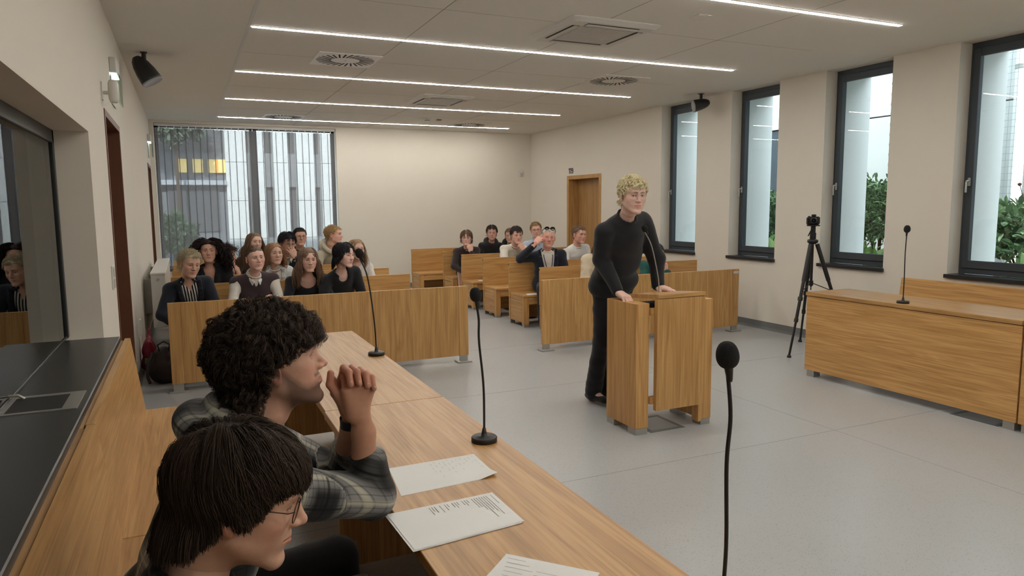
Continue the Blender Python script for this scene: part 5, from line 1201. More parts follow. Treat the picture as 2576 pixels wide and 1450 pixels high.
# ------------------------------------------------------------------ clothes materials
def cloth(name, col, rough=0.9, noise=0.08, kind=None, col2=None, scale=1.0):
    if name in MATS: return MATS[name]
    t = NT(name); b = t.b; b.inputs['Roughness'].default_value = rough; b.inputs['Specular IOR Level'].default_value = 0.15
    b.inputs['Sheen Weight'].default_value = 0.15; b.inputs['Sheen Roughness'].default_value = 0.5
    tc = t.new('ShaderNodeTexCoord'); c1 = srgb(*col)
    nz = t.new('ShaderNodeTexNoise'); nz.inputs['Scale'].default_value = 30; nz.inputs['Detail'].default_value = 4; t.link(tc.outputs['Object'], nz.inputs['Vector'])
    mx = t.new('ShaderNodeMix', data_type='RGBA'); t.link(nz.outputs['Fac'], mx.inputs[0])
    mx.inputs[6].default_value = tuple(c * (1 - noise) for c in c1[:3]) + (1,); mx.inputs[7].default_value = tuple(min(1, c * (1 + noise)) for c in c1[:3]) + (1,)
    out = mx.outputs[2]
    if kind in ('stripes', 'plaid', 'wash'):
        sp = t.new('ShaderNodeSeparateXYZ')
        if kind == 'wash': pass
        at = t.new('ShaderNodeAttribute', attribute_name='UVW'); t.link(at.outputs['Vector'], sp.inputs[0])
        def band(src, freq, lo, hi, ph=0.0):
            m = t.new('ShaderNodeMath', operation='MULTIPLY_ADD'); m.inputs[1].default_value = freq; m.inputs[2].default_value = ph + 50; t.link(src, m.inputs[0])
            f = t.new('ShaderNodeMath', operation='FRACT'); t.link(m.outputs[0], f.inputs[0])
            p = t.new('ShaderNodeMath', operation='PINGPONG'); p.inputs[1].default_value = 0.5; t.link(f.outputs[0], p.inputs[0])
            q = t.new('ShaderNodeMapRange', interpolation_type='SMOOTHSTEP'); q.inputs[1].default_value = lo; q.inputs[2].default_value = hi; t.link(p.outputs[0], q.inputs[0]); return q.outputs[0]
        def mix(fac, a, bcol, blend='MIX', amt=1.0):
            x = t.new('ShaderNodeMix', data_type='RGBA', blend_type=blend)
            if amt != 1.0:
                mm = t.new('ShaderNodeMath', operation='MULTIPLY'); mm.inputs[1].default_value = amt; t.link(fac, mm.inputs[0]); fac = mm.outputs[0]
            t.link(fac, x.inputs[0]); t.link(a, x.inputs[6])
            if isinstance(bcol, tuple): x.inputs[7].default_value = bcol
            else: t.link(bcol, x.inputs[7])
            return x.outputs[2]
        if kind == 'stripes': out = mix(band(sp.outputs[0], 42 * scale, 0.24, 0.28), out, srgb(*col2))
        if kind == 'plaid':
            for i, ax in enumerate((0, 2)):
                out = mix(band(sp.outputs[ax], 7.5, 0.22, 0.42, 0.1 * i), out, srgb(150, 150, 150), amt=0.60)
            for i, ax in enumerate((0, 2)):
                out = mix(band(sp.outputs[ax], 7.5, 0.42, 0.49, 0.1 * i), out, srgb(204, 200, 178), amt=0.5)
                out = mix(band(sp.outputs[ax], 7.5, 0.46, 0.49, 0.5 + 0.1 * i), out, srgb(12, 12, 13), amt=0.75)
                out = mix(band(sp.outputs[ax], 60, 0.36, 0.44, 0.1 * i), out, srgb(14, 14, 14), amt=0.35)
    t.link(out, b.inputs['Base Color'])
    n2 = t.new('ShaderNodeTexNoise'); n2.inputs['Scale'].default_value = 420; n2.inputs['Detail'].default_value = 2; t.link(tc.outputs['Object'], n2.inputs['Vector'])
    bp = t.new('ShaderNodeBump'); bp.inputs['Strength'].default_value = 0.35; bp.inputs['Distance'].default_value = 0.002
    t.link(n2.outputs['Fac'], bp.inputs['Height']); t.link(bp.outputs[0], b.inputs['Normal'])
    MATS[name] = t.m; return t.m
def ring(f, c, R, rx, ry, r, tilt=0.0, k=0.006, a0=0.0, a1=2 * PI, n=16, drop=0.0):
    """a tube ring round the neck; angle 0 = right, 90 = front"""
    P = []
    for i in range(n + 1):
        a = a0 + (a1 - a0) * i / n; x, y = rx * math.cos(a), ry * math.sin(a); z = -math.tan(tilt) * y - drop * max(0, math.sin(a)) ** 4
        P.append(c + R @ np.array((x, y, z)))
    for i in range(n): f.cap(P[i], P[i + 1], r, r, k)
    return P

def person(name_label, head, a, pitch=0.0, roll=0.0, sc=1.03, sex='m', pelvis=None, neck=None, tyaw=None, arms=None, legs='sit', knee=None,
           skin=(200, 158, 138), hk=None, hairc=(60, 45, 35), tops=(), trousers=(40, 42, 48), shoes=(30, 30, 32), shorts=False, res=0.0125, hres=0.0028,
           width=1.0, bulk=1.0, headk=None, colk=None, glasses=None, extra=None, group=None, fine_hand=0.0032, gaze=None, legres=0.016, thigh_dx=0.0, bust=0.0, handfn=None):
    head = np.array(head, float); skin = tone(skin)
    hf = np.array((math.sin(math.radians(a)) * math.cos(pitch), -math.cos(math.radians(a)) * math.cos(pitch), math.sin(pitch)))
    RH = basis(hf, (0, 0, 1), roll)
    ty = math.radians(a * 0.4 if tyaw is None else tyaw)
    tf = np.array((math.sin(ty), -math.cos(ty), 0.0)); tr = np.cross(tf, (0, 0, 1))
    N = head + sc * (RH @ np.array((0, -0.045, -0.06))) + np.array((0, 0, -0.098 * sc)) - tf * 0.012 if neck is None else np.array(neck, float)
    Pv = np.array(pelvis, float) if pelvis is not None else np.array((N[0] - tf[0] * 0.1, N[1] - tf[1] * 0.12, 0.53))
    base = (float(Pv[0]), float(Pv[1]), 0.0)
    P0 = thing('person', name_label, 'person', base, group)
    off = np.array(base)
    u = n3(N - Pv); L = np.linalg.norm(N - Pv)
    F = n3(tf - u * (tf @ u)); R_ = np.cross(F, u); RT = np.stack([R_, F, u], 1)
    sw = width
    SH = {1: N + RT @ np.array((0.158 * sw, 0.0, -0.082)), -1: N + RT @ np.array((-0.158 * sw, 0.0, -0.082))}
    W = lambda p: N + RT @ np.array(p, float)               # torso-local point (right, front, up) to world
    TL = lambda p: N + tr * p[0] + tf * p[1] + np.array((0, 0, 1.0)) * p[2]   # upright local frame
    nkt = head + sc * (RH @ np.array((0, -0.035, -0.09))); nu = n3(0.6 * n3(nkt - N) + 0.4 * u); nF = n3(F - nu * (F @ nu)); RN = np.stack([np.cross(nF, nu), nF, nu], 1)
    A = {}
    for s in (1, -1):
        spec = (arms or {}).get(s)
        if spec is None: spec = dict(e=(s * 0.225, 0.03, -0.30), w=(s * 0.12, 0.25, -0.40), d=(-s * 0.35, 1, -0.15), p=(0, 0, -1), c=0.45)
        e = np.array(spec['E']) if 'E' in spec else TL(spec['e']); w = np.array(spec['W']) if 'W' in spec else TL(spec['w'])
        if 'D' in spec: d, pn = n3(spec['D']), n3(spec['P'])
        else: d = n3(tr * spec['d'][0] + tf * spec['d'][1] + np.array((0, 0, 1.0)) * spec['d'][2]); pn = n3(tr * spec['p'][0] + tf * spec['p'][1] + np.array((0, 0, 1.0)) * spec['p'][2])
        A[s] = (e, w, d, pn, spec.get('c', 0.4), spec)
    # legs
    LG = {}
    for s in (1, -1):
        if legs == 'sit':
            hp = Pv + tr * (s * 0.085) + np.array((0, 0, -0.02))
            kn = hp + tf * 0.40 + tr * (s * 0.05 + thigh_dx) + np.array((0, 0, 0.0)); kn[2] = 0.50
            an = kn + tf * 0.03 + tr * 0; an[2] = 0.09
        else:
            hp = Pv + tr * (s * 0.085) + np.array((0, 0, -0.04)); kn, an = hp, hp
        if knee and s in knee: kn, an = np.array(knee[s][0]), np.array(knee[s][1])
        LG[s] = (hp, kn, an)
    def torso(f, g, low=True, sh=0.0):
        b = bulk
        f.ell(Pv + u * L * 0.66 + F * 0.004, (0.145 * sw + g, 0.100 * b + g, 0.185 + g), 0.03, RT)
        f.ell(Pv + u * L * 0.36 + F * 0.01 * b, (0.138 * sw * (0.5 + 0.5 * b) + g, 0.106 * b + g, 0.165 + g), 0.05, RT)
        if low: f.ell(Pv + u * 0.02, (0.165 * sw + g, 0.118 * b + g, 0.115 + g), 0.05, RT)
        f.cap(N + u * -0.036, SH[1], 0.042 + g, 0.046 + g, 0.03); f.cap(N + u * -0.036, SH[-1], 0.042 + g, 0.046 + g, 0.03)
        if bust:
            for s in (1, -1): f.ell(W((s * 0.072, 0.085, -0.20)), (0.062 * bust + g, 0.055 * bust + g, 0.060 * bust + g), 0.04)
    def limbs(f, g, frac=1.0, s_list=(1, -1), up=1.0):
        for s in s_list:
            e, w = A[s][0], A[s][1]
            if frac <= 0.5:
                q = SH[s] + (e - SH[s]) * frac * 2; f.cap(SH[s], q, 0.045 + g, 0.043 + g * 1.5, 0.02)
            else:
                f.cap(SH[s], e, 0.045 + g, 0.034 + g, 0.022); q = e + (w - e) * (frac - 0.5) * 2
                f.cap(e, q, 0.034 + g, 0.034 - 0.010 * (frac - 0.5) * 2 + g * 0.8, 0.018)
    # ---------------- body: one continuous skin mesh
    VV, QQ, CC = [], [], []
    def addm(V, Q, C):
        o = sum(len(v) for v in VV); VV.append(V); QQ.append(Q + o); CC.append(C)
    hk2 = dict(lids=0.5); hk2.update(headk or {})
    hv, hq = head_arrays(sex, hres, **hk2); ck = dict(brow=tuple(int(v * 0.8) for v in hairc), hairc=hairc if hk else None); ck.update(colk or {})
    addm(hv * sc @ RH.T + head, hq, head_color(hv, skin, **ck))
    lo = np.minimum.reduce([Pv, N, SH[1], SH[-1], A[1][0], A[-1][0], A[1][1], A[-1][1]]) - 0.2; hi = np.maximum.reduce([Pv, N, SH[1], SH[-1], A[1][0], A[-1][0], A[1][1], A[-1][1]]) + 0.2
    f = Field(lo, hi, min(res, 0.011)); torso(f, -0.014); limbs(f, -0.009)
    f.cap(N + u * -0.06, head + sc * (RH @ np.array((0, -0.035, -0.09))), (0.055 if sex == 'm' else 0.047) * sc, (0.048 if sex == 'm' else 0.040) * sc, 0.035)
    if sex == 'f': 
        for s in (1, -1): f.cap(W((s * 0.012, 0.050, -0.045)), W((s * 0.07, 0.032, -0.030)), 0.009, 0.008, 0.02)
    V, Q = f.mesh(); V = smooth_mesh(V, Q, 1, 0.4); sk = np.tile(lin(skin), (len(V), 1)); addm(V, Q, sk)
    for s in (1, -1):
        if handfn: break
        e, w, d, pn, c, spec = A[s]
        V, Q = hand_arrays(c, fine_hand, spec.get('sp', 0.06), spec.get('th', 0.3), spec.get('b1')); V = V.copy() * sc * (0.97 if sex == 'm' else 0.88)
        Z = -n3(pn - d * (pn @ d)); X = np.cross(d, Z)
        if s == 1: V[:, 0] *= -1; Q = Q[:, ::-1]
        addm(V @ np.stack([X, d, Z], 1).T + w, Q, hand_color(hand_arrays(c, fine_hand, spec.get('sp', 0.06), spec.get('th', 0.3), spec.get('b1'))[0], skin))
    if handfn: addm(*handfn())
    lres = legres
    pts = [Pv] + [q for s in (1, -1) for q in LG[s]]
    lo = np.minimum.reduce(pts) - 0.17; hi = np.maximum.reduce(pts) + 0.17
    f = Field(lo, hi, lres)
    for s in (1, -1):
        hp, kn, an = LG[s]; f.cap(hp, kn, 0.070, 0.050, 0.03); f.cap(kn, an, 0.050, 0.034, 0.03); f.cap(an, an + tf * 0.12 - np.array((0, 0, 0.035)), 0.033, 0.026, 0.02)
    f.ell(Pv, (0.14, 0.11, 0.10), 0.04, RT)
    V, Q = f.mesh(); addm(V, Q, np.tile(lin(skin), (len(V), 1)))
    np_mesh('body', np.concatenate(VV), np.concatenate(QQ), M_SKIN, P0, np.concatenate(CC), off)
    # eyes
    for s in (-1, 1):
        e = bpy.data.objects.new('eye', EYE_ME); COL.objects.link(e); e.parent = P0
        gf = hf if gaze is None else n3(np.array(gaze) - head); RG = basis(gf)
        mm = Matrix((RG * sc).tolist()).to_4x4(); mm.translation = Vector((head + sc * (RH @ np.array((s * EYX, EYY, EYZ))) - off).tolist()); e.matrix_basis = mm
    # hair
    if hk:
        kk = dict(hk); kk.setdefault('color', hairc); kk.setdefault('gdir', RH.T @ np.array((0, 0, -1.0))); V, Q, C = hair(None, **kk)
        np_mesh('hair', V * sc @ RH.T + head, Q, M_HAIR, P0, C, off)
    # trousers
    if trousers:
        f = Field(lo, hi, lres)
        for s in (1, -1):
            hp, kn, an = LG[s]
            if shorts: f.cap(hp, hp + (kn - hp) * 0.86, 0.092, 0.078, 0.03)
            else: f.cap(hp, kn, 0.086, 0.066, 0.03); f.cap(kn, an + (kn - an) * 0.02, 0.066, 0.052 if legs == 'sit' else 0.07, 0.02)
        f.ell(Pv, (0.168 * sw, 0.122 * bulk, 0.125), 0.05, RT); f.wrinkle(0.004, 45, 5)
        V, Q = f.mesh(); V = smooth_mesh(V, Q, 1, 0.4); np_mesh('shorts' if shorts else 'trousers', V, Q, cloth('trousers_%d_%d_%d' % trousers, trousers), P0, None, off)
    for s in (1, -1):
        an = LG[s][2]; f = Field(an - (0.2, 0.2, 0.12), an + (0.2, 0.2, 0.1), 0.012)
        fl = np.array((an[0], an[1], 0.05)); f.cap(fl - tf * 0.05, fl + tf * 0.15, 0.042, 0.038, 0.02, flat=((0, 0, 1), 0.8)); f.cap(fl, an + (0, 0, -0.01), 0.044, 0.042, 0.03); f.fn(lambda X, Y, Z: Z - 0.005 + 0 * X + 0 * Y, 0)
        V, Q = f.mesh(); np_mesh('shoe', V, Q, cloth('shoe_%d_%d_%d' % shoes, shoes, rough=0.5), P0, None, off)
    # upper garments
    ctx = dict(P0=P0, off=off, N=N, u=u, F=F, RT=RT, W=W, TL=TL, SH=SH, A=A, Pv=Pv, L=L, torso=torso, limbs=limbs, head=head, RH=RH, sc=sc, tf=tf, tr=tr, hf=hf)
    for T in tops:
        g = T.get('g', 0.012); r0 = T.get('res', res); hem = T.get('hem', -0.02)
        pl = [Pv, N, SH[1], SH[-1]] + ([A[1][0], A[-1][0], A[1][1], A[-1][1]] if T.get('sleeve', 1) > 0 else [])
        lo = np.minimum.reduce(pl) - 0.19; hi = np.maximum.reduce(pl) + 0.19
        f = Field(lo, hi, r0); torso(f, g)
        if T.get('sleeve', 1) > 0: limbs(f, g, T.get('sleeve', 0.97))
        f.wrinkle(T.get('wr', 0.0040), T.get('ws', 38), T.get('seed', int(abs(head[0]) * 100)))
        if T.get('long'): f.ell(Pv + F * 0.03, (0.18 * sw + g, 0.13 * bulk + g, 0.16), 0.05, RT)
        nr = (0.060 if sex == 'm' else 0.052) * T.get('nk', 1.0)
        f.cap(N + nu * 0.004 + F * T.get('nf', 0.012), N + nu * 0.16 + F * T.get('nf', 0.012), nr, nr * 1.15, 0.008, sub=True)
        if T.get('scoop'):
            f.ell(W((0, 0.06, -0.04)), (0.085 * T['scoop'], 0.07, 0.075 * T['scoop']), 0.01, RT, sub=True)
        if T.get('open'):     # open front or V-neck: (depth, half width at the neck)
            dp, hw, low_w = T['open']
            inv = RT.T
            def wedge(X, Y, Z):
                px, py, pz = X - N[0], Y - N[1], Z - N[2]
                la = px * RT[0, 0] + py * RT[1, 0] + pz * RT[2, 0]; lb = px * RT[0, 1] + py * RT[1, 1] + pz * RT[2, 1]; lc = px * RT[0, 2] + py * RT[1, 2] + pz * RT[2, 2]
                half = hw * np.clip((lc + dp) / (dp + 0.02), 0, 1.2) + low_w
                return np.maximum(np.abs(la) - half, 0.0 - lb) * 0.8
            f.fn(wedge, 0.006)
        if T.get('cut'): T['cut'](f, ctx)
        col = T['col']
        if T.get('neckring', 1) and not T.get('open'): ring(f, N + nu * 0.014 + F * 0.012, RN, nr + 0.003, nr + 0.005, T.get('nrr', 0.008), 0.16, 0.012) if not T.get('scoop') else None
        if T.get('hood'):
            cN = N + nu * -0.002 - F * 0.01
            ring(f, cN, RN, nr + 0.028, nr + 0.030, 0.024, 0.35, 0.02); ring(f, cN - u * 0.02 - F * 0.03, RT, nr + 0.035, nr + 0.035, 0.033, 0.1, 0.02, PI * 1.05, PI * 1.95)
        V, Q = f.mesh(); V = smooth_mesh(V, Q, 1, 0.45)
        mat = cloth(T.get('mat', 'cloth_%d_%d_%d' % tuple(col)), col, kind=T.get('kind'), col2=T.get('col2'), scale=T.get('scale', 1.0))
        o = np_mesh(T.get('name', 'sweater'), V, Q, mat, P0, None, off)
        if T.get('kind'):
            lc = (V - N) @ RT
            at = o.data.attributes.new('UVW', 'FLOAT_VECTOR', 'POINT')
            uv = lc.copy()
            if T['kind'] == 'plaid':   # sleeves follow the arm
                for s in (1, -1):
                    e, w = A[s][0], A[s][1]
                    for (p, q) in ((SH[s], e), (e, w)):
                        d = n3(q - p); t = (V - p) @ d; rr = np.linalg.norm((V - p) - t[:, None] * d, axis=1)
                        m = (rr < 0.085) & (t > -0.01 if p is e else t > 0.05) & (t < np.linalg.norm(q - p) + 0.06) & (s * lc[:, 0] > 0.10)
                        ref = n3(np.cross(d, (0.2, 1, 0.1))); ang = np.arctan2((V - p) @ ref, (V - p) @ np.cross(d, ref)); uv[m, 2] = t[m] + 0.3; uv[m, 0] = ang[m] * 0.055
            at.data.foreach_set('vector', uv.astype(np.float32).ravel())
        if T.get('collar'):
            cc = T['collar']; c2 = Field(N - 0.16, N + 0.16, min(0.007, r0)); cN = N + nu * 0.008 + F * 0.008
            P = ring(c2, cN, RN, nr + 0.008 + T.get('cg', 0), nr + 0.010 + T.get('cg', 0), 0.0065, 0.45, 0.006, PI * 0.62, PI * 2.38, 18)
            P = ring(c2, cN - nu * 0.012, RN, nr + 0.017 + T.get('cg', 0), nr + 0.019 + T.get('cg', 0), 0.0065, 0.5, 0.010, PI * 0.66, PI * 2.34, 18)
            for s in (1, -1):
                q0 = cN + RN @ np.array((s * 0.024, nr + 0.018 + 2 * T.get('cg', 0), -0.035)); q1 = cN + RN @ np.array((s * 0.036, nr + 0.022 + 2.5 * T.get('cg', 0), -0.068)); q2 = cN + RN @ np.array((s * 0.056, nr * 0.75, -0.030))
                c2.cap(q0, q1, 0.010, 0.005, 0.006); c2.cap(q2, q1, 0.012, 0.005, 0.008); c2.cap(q0, q2, 0.010, 0.011, 0.008)
            V, Q = c2.mesh(); np_mesh('collar', V, Q, cloth('cloth_%d_%d_%d' % tuple(cc), cc), P0, None, off)
        if T.get('lapel'):
            c2 = Field(np.minimum(N, Pv) - 0.2, np.maximum(N, Pv) + 0.2, min(0.008, r0)); dp, hw, lw = T['open']
            for s in (1, -1):
                pr = None
                for i in range(17):
                    c_ = 0.02 - (dp + 0.02) * i / 16 * 0.97; h = hw * min(1.15, max(0, (c_ + dp) / (dp + 0.02))) + lw + 0.013
                    # push a probe out to the garment surface
                    yy = 0.0
                    sd = 0.5 * (0.104 * bulk) + 0.055
                    yb = (0.104 * bulk + g) * math.sqrt(max(0.02, 1 - (h / (0.150 * sw + g)) ** 2)) * math.sqrt(max(0.1, 1 - ((c_ + L * 0.34) / (0.19 + g)) ** 2)) if c_ < -0.06 else 0.055 + 0.1 * -c_
                    p = W((s * h, yb + 0.001, c_)); wd = 0.016 + 0.012 * math.sin(PI * min(1, i / 16 * 1.2)); q = W((s * (h + wd * 0.9), yb + 0.000, c_ + 0.004))
                    if pr is not None: c2.cap(pr, p, 0.0085, 0.0085, 0.01); c2.cap(pq, q, 0.0085, 0.0085, 0.01)
                    c2.cap(p, q, 0.0085, 0.0085, 0.01); pr, pq = p, q
                c2.cap(W((s * (hw + 0.01), 0.045, 0.012)), W((0.0, -0.062, 0.030)), 0.012, 0.012, 0.02)
            V, Q = c2.mesh(); np_mesh('lapel', V, Q, cloth('cloth_%d_%d_%d' % tuple(T['col']), T['col']), P0, None, off)
    if glasses:
        g = MB(); col, r = glasses
        for s in (1, -1):
            cpt = np.array((s * 0.0325, 0.0935, 0.000)); pts = []
            for i in range(21):
                t = 2 * PI * i / 20; pts.append(head + sc * (RH @ (cpt + np.array((0.0235 * math.cos(t), -0.004 * math.cos(t) * s - 0.002, 0.0205 * math.sin(t)))))) 
            g.tube(pts, r, 6)
            g.tube([head + sc * (RH @ np.array(p)) for p in ((s * 0.056, 0.0885, 0.006), (s * 0.068, 0.078, 0.007), (s * 0.0765, 0.01, 0.010), (s * 0.077, -0.012, 0.002))], r, 6)
        g.tube([head + sc * (RH @ np.array(p)) for p in ((-0.010, 0.0935, 0.005), (0, 0.1, 0.008), (0.010, 0.0935, 0.005))], r, 6)
        part(g, 'glasses', plain('glasses_%d_%d_%d' % col, srgb(*col), 0.3, 0.4), P0)
        gl = MB()
        for s in (1, -1):
            pts = [head + sc * (RH @ (np.array((s * 0.0325, 0.0925, 0)) + np.array((0.0225 * math.cos(2 * PI * i / 20), -0.004 * math.cos(2 * PI * i / 20) * s - 0.002, 0.0195 * math.sin(2 * PI * i / 20))))) for i in range(20)]
            gl.add(pts, [tuple(range(20))], True)
        part(gl, 'lens', glass('spectacle_lens', (0.96, 0.97, 0.97, 1), 0.05), P0)
    if extra: extra(ctx)
    return ctx
CROSS = {1: dict(e=(0.225, 0.06, -0.27), w=(-0.03, 0.235, -0.25), d=(-1, 0.05, 0.12), p=(0.1, -1, 0), c=0.25), -1: dict(e=(-0.225, 0.06, -0.27), w=(0.05, 0.215, -0.285), d=(1, 0.1, -0.05), p=(0, -1, 0), c=0.3)}
LAP = None
# ------------------------------------------------------------------ the people
H_LONG = dict(capk=0.15, length=0.36, seg=13, vol=0.012, grav=0.9, fwd=0.1, side=1.0, jit=0.07, openf=1, n=1400, w=0.0015, stick=0.6)
T_BOB = ([-0.1, 0.1], [-0.16, -0.15]); T_FR = lambda z, w=0.05, lo=-0.2: ([-0.12, 0.03, 0.06, 0.09], [lo, lo, z, z], z, w)
H_BOB = dict(capk=0.15, length=0.22, seg=11, vol=0.014, grav=0.9, fwd=0.1, side=1.0, jit=0.10, openf=1, n=1400, w=0.0015, stick=0.6)
H_BACK = dict(capk=0.15, length=0.10, seg=8, vol=0.004, grav=0.3, fwd=-1.0, side=0.1, back=0.9, jit=0.08, n=800, w=0.0018, stick=0.9, hl=0.004)
H_CURLY = dict(length=0.09, vol=0.022, grav=0.2, curl=0.006, curlf=2.2, jit=0.5, n=1800, clump=3, csp=0.006, seg=13, w=0.0013, capk=0.7)
H_CURLLONG = dict(length=0.30, vol=0.026, grav=0.8, curl=0.011, curlf=4.0, jit=0.30, n=3600, clump=4, csp=0.010, seg=20, w=0.0013, capk=0.25, up=0.3, openf=1, side=1.0, fwd=0.0, facex=0.068)
H_CROP = dict(capk=0.15, length=0.038, vol=0.010, grav=0.05, fwd=0.9, side=0.1, jit=0.30, n=1500, seg=6, w=0.0014, stick=0.4, hl=0.002)
H_MOP = dict(capk=0.15, length=0.075, vol=0.020, grav=0.45, fwd=0.6, side=0.35, jit=0.40, n=1600, seg=9, w=0.0014, stick=0.45, trim=([-0.12, -0.05, 0.0, 0.03, 0.06, 0.09], [-0.11, -0.09, -0.01, 0.0, 0.026, 0.026]))
H_FRINGE = dict(capk=0.15, length=0.085, vol=0.014, grav=0.6, fwd=1.0, side=0.1, jit=0.18, n=1500, seg=9, w=0.0015, stick=0.7, trim=([-0.12, -0.05, 0.0, 0.03, 0.06, 0.09], [-0.09, -0.07, 0.0, 0.01, 0.034, 0.034]))
BL = (36, 37, 42)
def shirt_in(col=(222, 220, 214), **k): d = dict(col=col, name='shirt', g=0.003, sleeve=0, neckring=1); d.update(k); return d
def chin_hand(s, up=0.0, sx=0.0): return dict(e=(s * 0.17, 0.20, -0.30), w=(s * (0.06 + sx), 0.20, -0.06 + up), d=(-s * 0.30, -0.10, 1), p=(-s * 0.2, -1, 0.1), c=0.55, b1=0.5)
def at_row(x, z, y, yb): return (x, yb - 0.18, 0.53)
G = 'audience seated on the benches'
def striped(ctx):
    pass
def badge(ctx):
    P0, W, N = ctx['P0'], ctx['W'], ctx['N']
    off = Vector(ctx['off'])
    for s in (1, -1):
        pts = [W(p) for p in ((s * 0.058, 0.03, 0.016), (s * 0.060, 0.105, -0.05), (s * 0.040, 0.148, -0.16), (s * 0.012, 0.158, -0.27), (0, 0.158, -0.30))]
        mb = MB()
        for a, b in zip(pts, pts[1:]):
            a, b = Vector(a), Vector(b); w = Vector(ctx['RT'][:, 0]) * 0.006; mb.add([a - w, a + w, b + w, b - w], [(0, 1, 2, 3)])
        part(mb, 'lanyard', plain('lanyard_purple', srgb(66, 48, 92), 0.7), P0)
    part(MB().tube([W((0, 0.158, -0.30)), W((0, 0.158, -0.335))], 0.006, 8), 'lanyard_clip', M_BLACK, P0)
    # sunglasses pushed up on the hair
    h, R, sc = ctx['head'], ctx['RH'], ctx['sc']; g = MB()
    for s in (1, -1):
        c = np.array((s * 0.034, 0.066, 0.113)); pts = [h + sc * (R @ (c + np.array((0.027 * math.cos(t), 0.010 * math.sin(t), 0.019 * math.sin(t))))) for t in [2 * PI * i / 16 for i in range(17)]]
        g.tube(pts, 0.0045, 6); g.add(pts[:16], [tuple(range(16))])
        g.tube([h + sc * (R @ np.array(p)) for p in ((s * 0.062, 0.064, 0.113), (s * 0.080, 0.02, 0.085), (s * 0.084, -0.02, 0.045))], 0.004, 6)
    g.tube([h + sc * (R @ np.array(p)) for p in ((-0.008, 0.07, 0.116), (0.008, 0.07, 0.116))], 0.004, 6)
    part(g, 'sunglasses', plain('sunglass_black', srgb(14, 14, 16), 0.15), P0)
    g = MB()
    for s in (1, -1): g.tube([h + sc * (R @ np.array(p)) for p in ((s * 0.020, 0.0735, 0.106), (s * 0.050, 0.0735, 0.106))], 0.0035, 6)
    part(g, 'rim_highlight', plain('sunglass_white', srgb(230, 230, 230), 0.4), P0)
def patch(p, w, h, col, name='print', dy=0.0):
    def f(ctx):
        mb = MB(); r, u = Vector(ctx['RT'][:, 0]), Vector(ctx['u']); c = Vector(ctx['W'](p))
        n = 10; pts = [c + r * (w * math.cos(2 * PI * k / n)) + u * (h * math.sin(2 * PI * k / n)) for k in range(n)]
        bk = [q - Vector(ctx['RT'][:, 1]) * 0.03 for q in pts]
        mb.add(pts + bk, [tuple(range(n))] + [(i, (i + 1) % n, n + (i + 1) % n, n + i) for i in range(n)]); part(mb, name, plain('print_%d_%d_%d' % col, srgb(*col), 0.8), ctx['P0'])
    return f
def watch(s, col=(30, 30, 32)):
    def f(ctx):
        e, w = ctx['A'][s][0], ctx['A'][s][1]; d = Vector(n3(w - e)); c = Vector(w) - d * 0.015
        part(MB().tube([c - d * 0.009, c + d * 0.009], 0.033, 16, cap=False).tube([c - d * 0.009, c + d * 0.009], 0.030, 16, cap=False), 'wrist_watch', plain('strap_%d_%d_%d' % col, srgb(*col), 0.5), ctx['P0'])
    return f

# ---- left block, front row
person('woman with short blond hair, navy blazer and striped blouse, leftmost in front row', (0.02, 7.25, 1.085), 22, -0.16, 0.10, 1.04, 'f', pelvis=(0.02, 7.66, 0.53), tyaw=6,
       skin=(196, 152, 130), hk=dict(H_CROP, length=0.06, vol=0.020, fwd=0.5, up=0.2, jit=0.35, swirl=-0.5, n=1700, seg=8, color2=(214, 204, 178)), hairc=(176, 166, 140), colk=dict(brow=(120, 96, 76)), headk=dict(lids=0.3), group=G,
       arms={1: dict(e=(0.24, 0.05, -0.30), w=(0.10, 0.26, -0.42), d=(-0.4, 1, 0), p=(0, 0, -1)), -1: dict(e=(-0.24, 0.05, -0.30), w=(-0.10, 0.26, -0.42), d=(0.4, 1, 0), p=(0, 0, -1))},
       tops=[dict(col=(36, 40, 50), name='blazer', open=(0.42, 0.048, 0.026), lapel=1, g=0.020), dict(col=(30, 28, 32), col2=(214, 212, 208), kind='stripes', mat='striped_blouse', name='blouse', g=0.006, sleeve=0, open=(0.09, 0.03, 0))], bulk=1.05)
person('young woman in a white shirt and dark knitted vest with folded arms, front row', (0.60, 7.30, 1.115), 14, 0.03, -0.06, 1.03, 'f', pelvis=(0.60, 7.66, 0.53), tyaw=3, skin=(206, 160, 144),
       hk=dict(H_BACK, hl=-0.012, n=1200, vol=0.006), hairc=(92, 74, 60), headk=dict(lids=0.35, wide=1.08), arms=CROSS, group=G, bust=1.0, width=1.08, bulk=1.12,
       tops=[dict(col=(66, 56, 60), name='knitted_vest', sleeve=0, g=0.020, open=(0.075, 0.035, 0)), dict(col=(216, 213, 206), name='shirt', g=0.011, sleeve=0.78, collar=(222, 222, 220), wr=0.005, ws=60, cg=0.006)])
person('girl with long light brown hair and a fringe in a low-necked black cardigan, front row', (1.10, 7.28, 1.085), 4, -0.08, 0.02, 1.03, 'f', pelvis=(1.10, 7.66, 0.53), skin=(204, 160, 142), hk=dict(capk=0.15, length=0.34, seg=15, vol=0.012, grav=0.85, fwd=0.75, side=0.75, jit=0.07, n=1700, w=0.0016, stick=0.7, trim=T_FR(0.028, 0.046, -0.30)), hairc=(112, 90, 76),
       colk=dict(brow=(90, 70, 58)), arms={1: CROSS[1], -1: dict(e=(-0.225, 0.06, -0.27), w=(0.06, 0.215, -0.265), d=(1, 0.05, 0.35), p=(0, -1, 0), c=0.25)}, group=G,
       tops=[dict(col=BL, name='cardigan', scoop=1.0, g=0.010, neckring=0)], extra=patch((0, 0.14, -0.20), 0.004, 0.004, (70, 70, 74), 'button'))
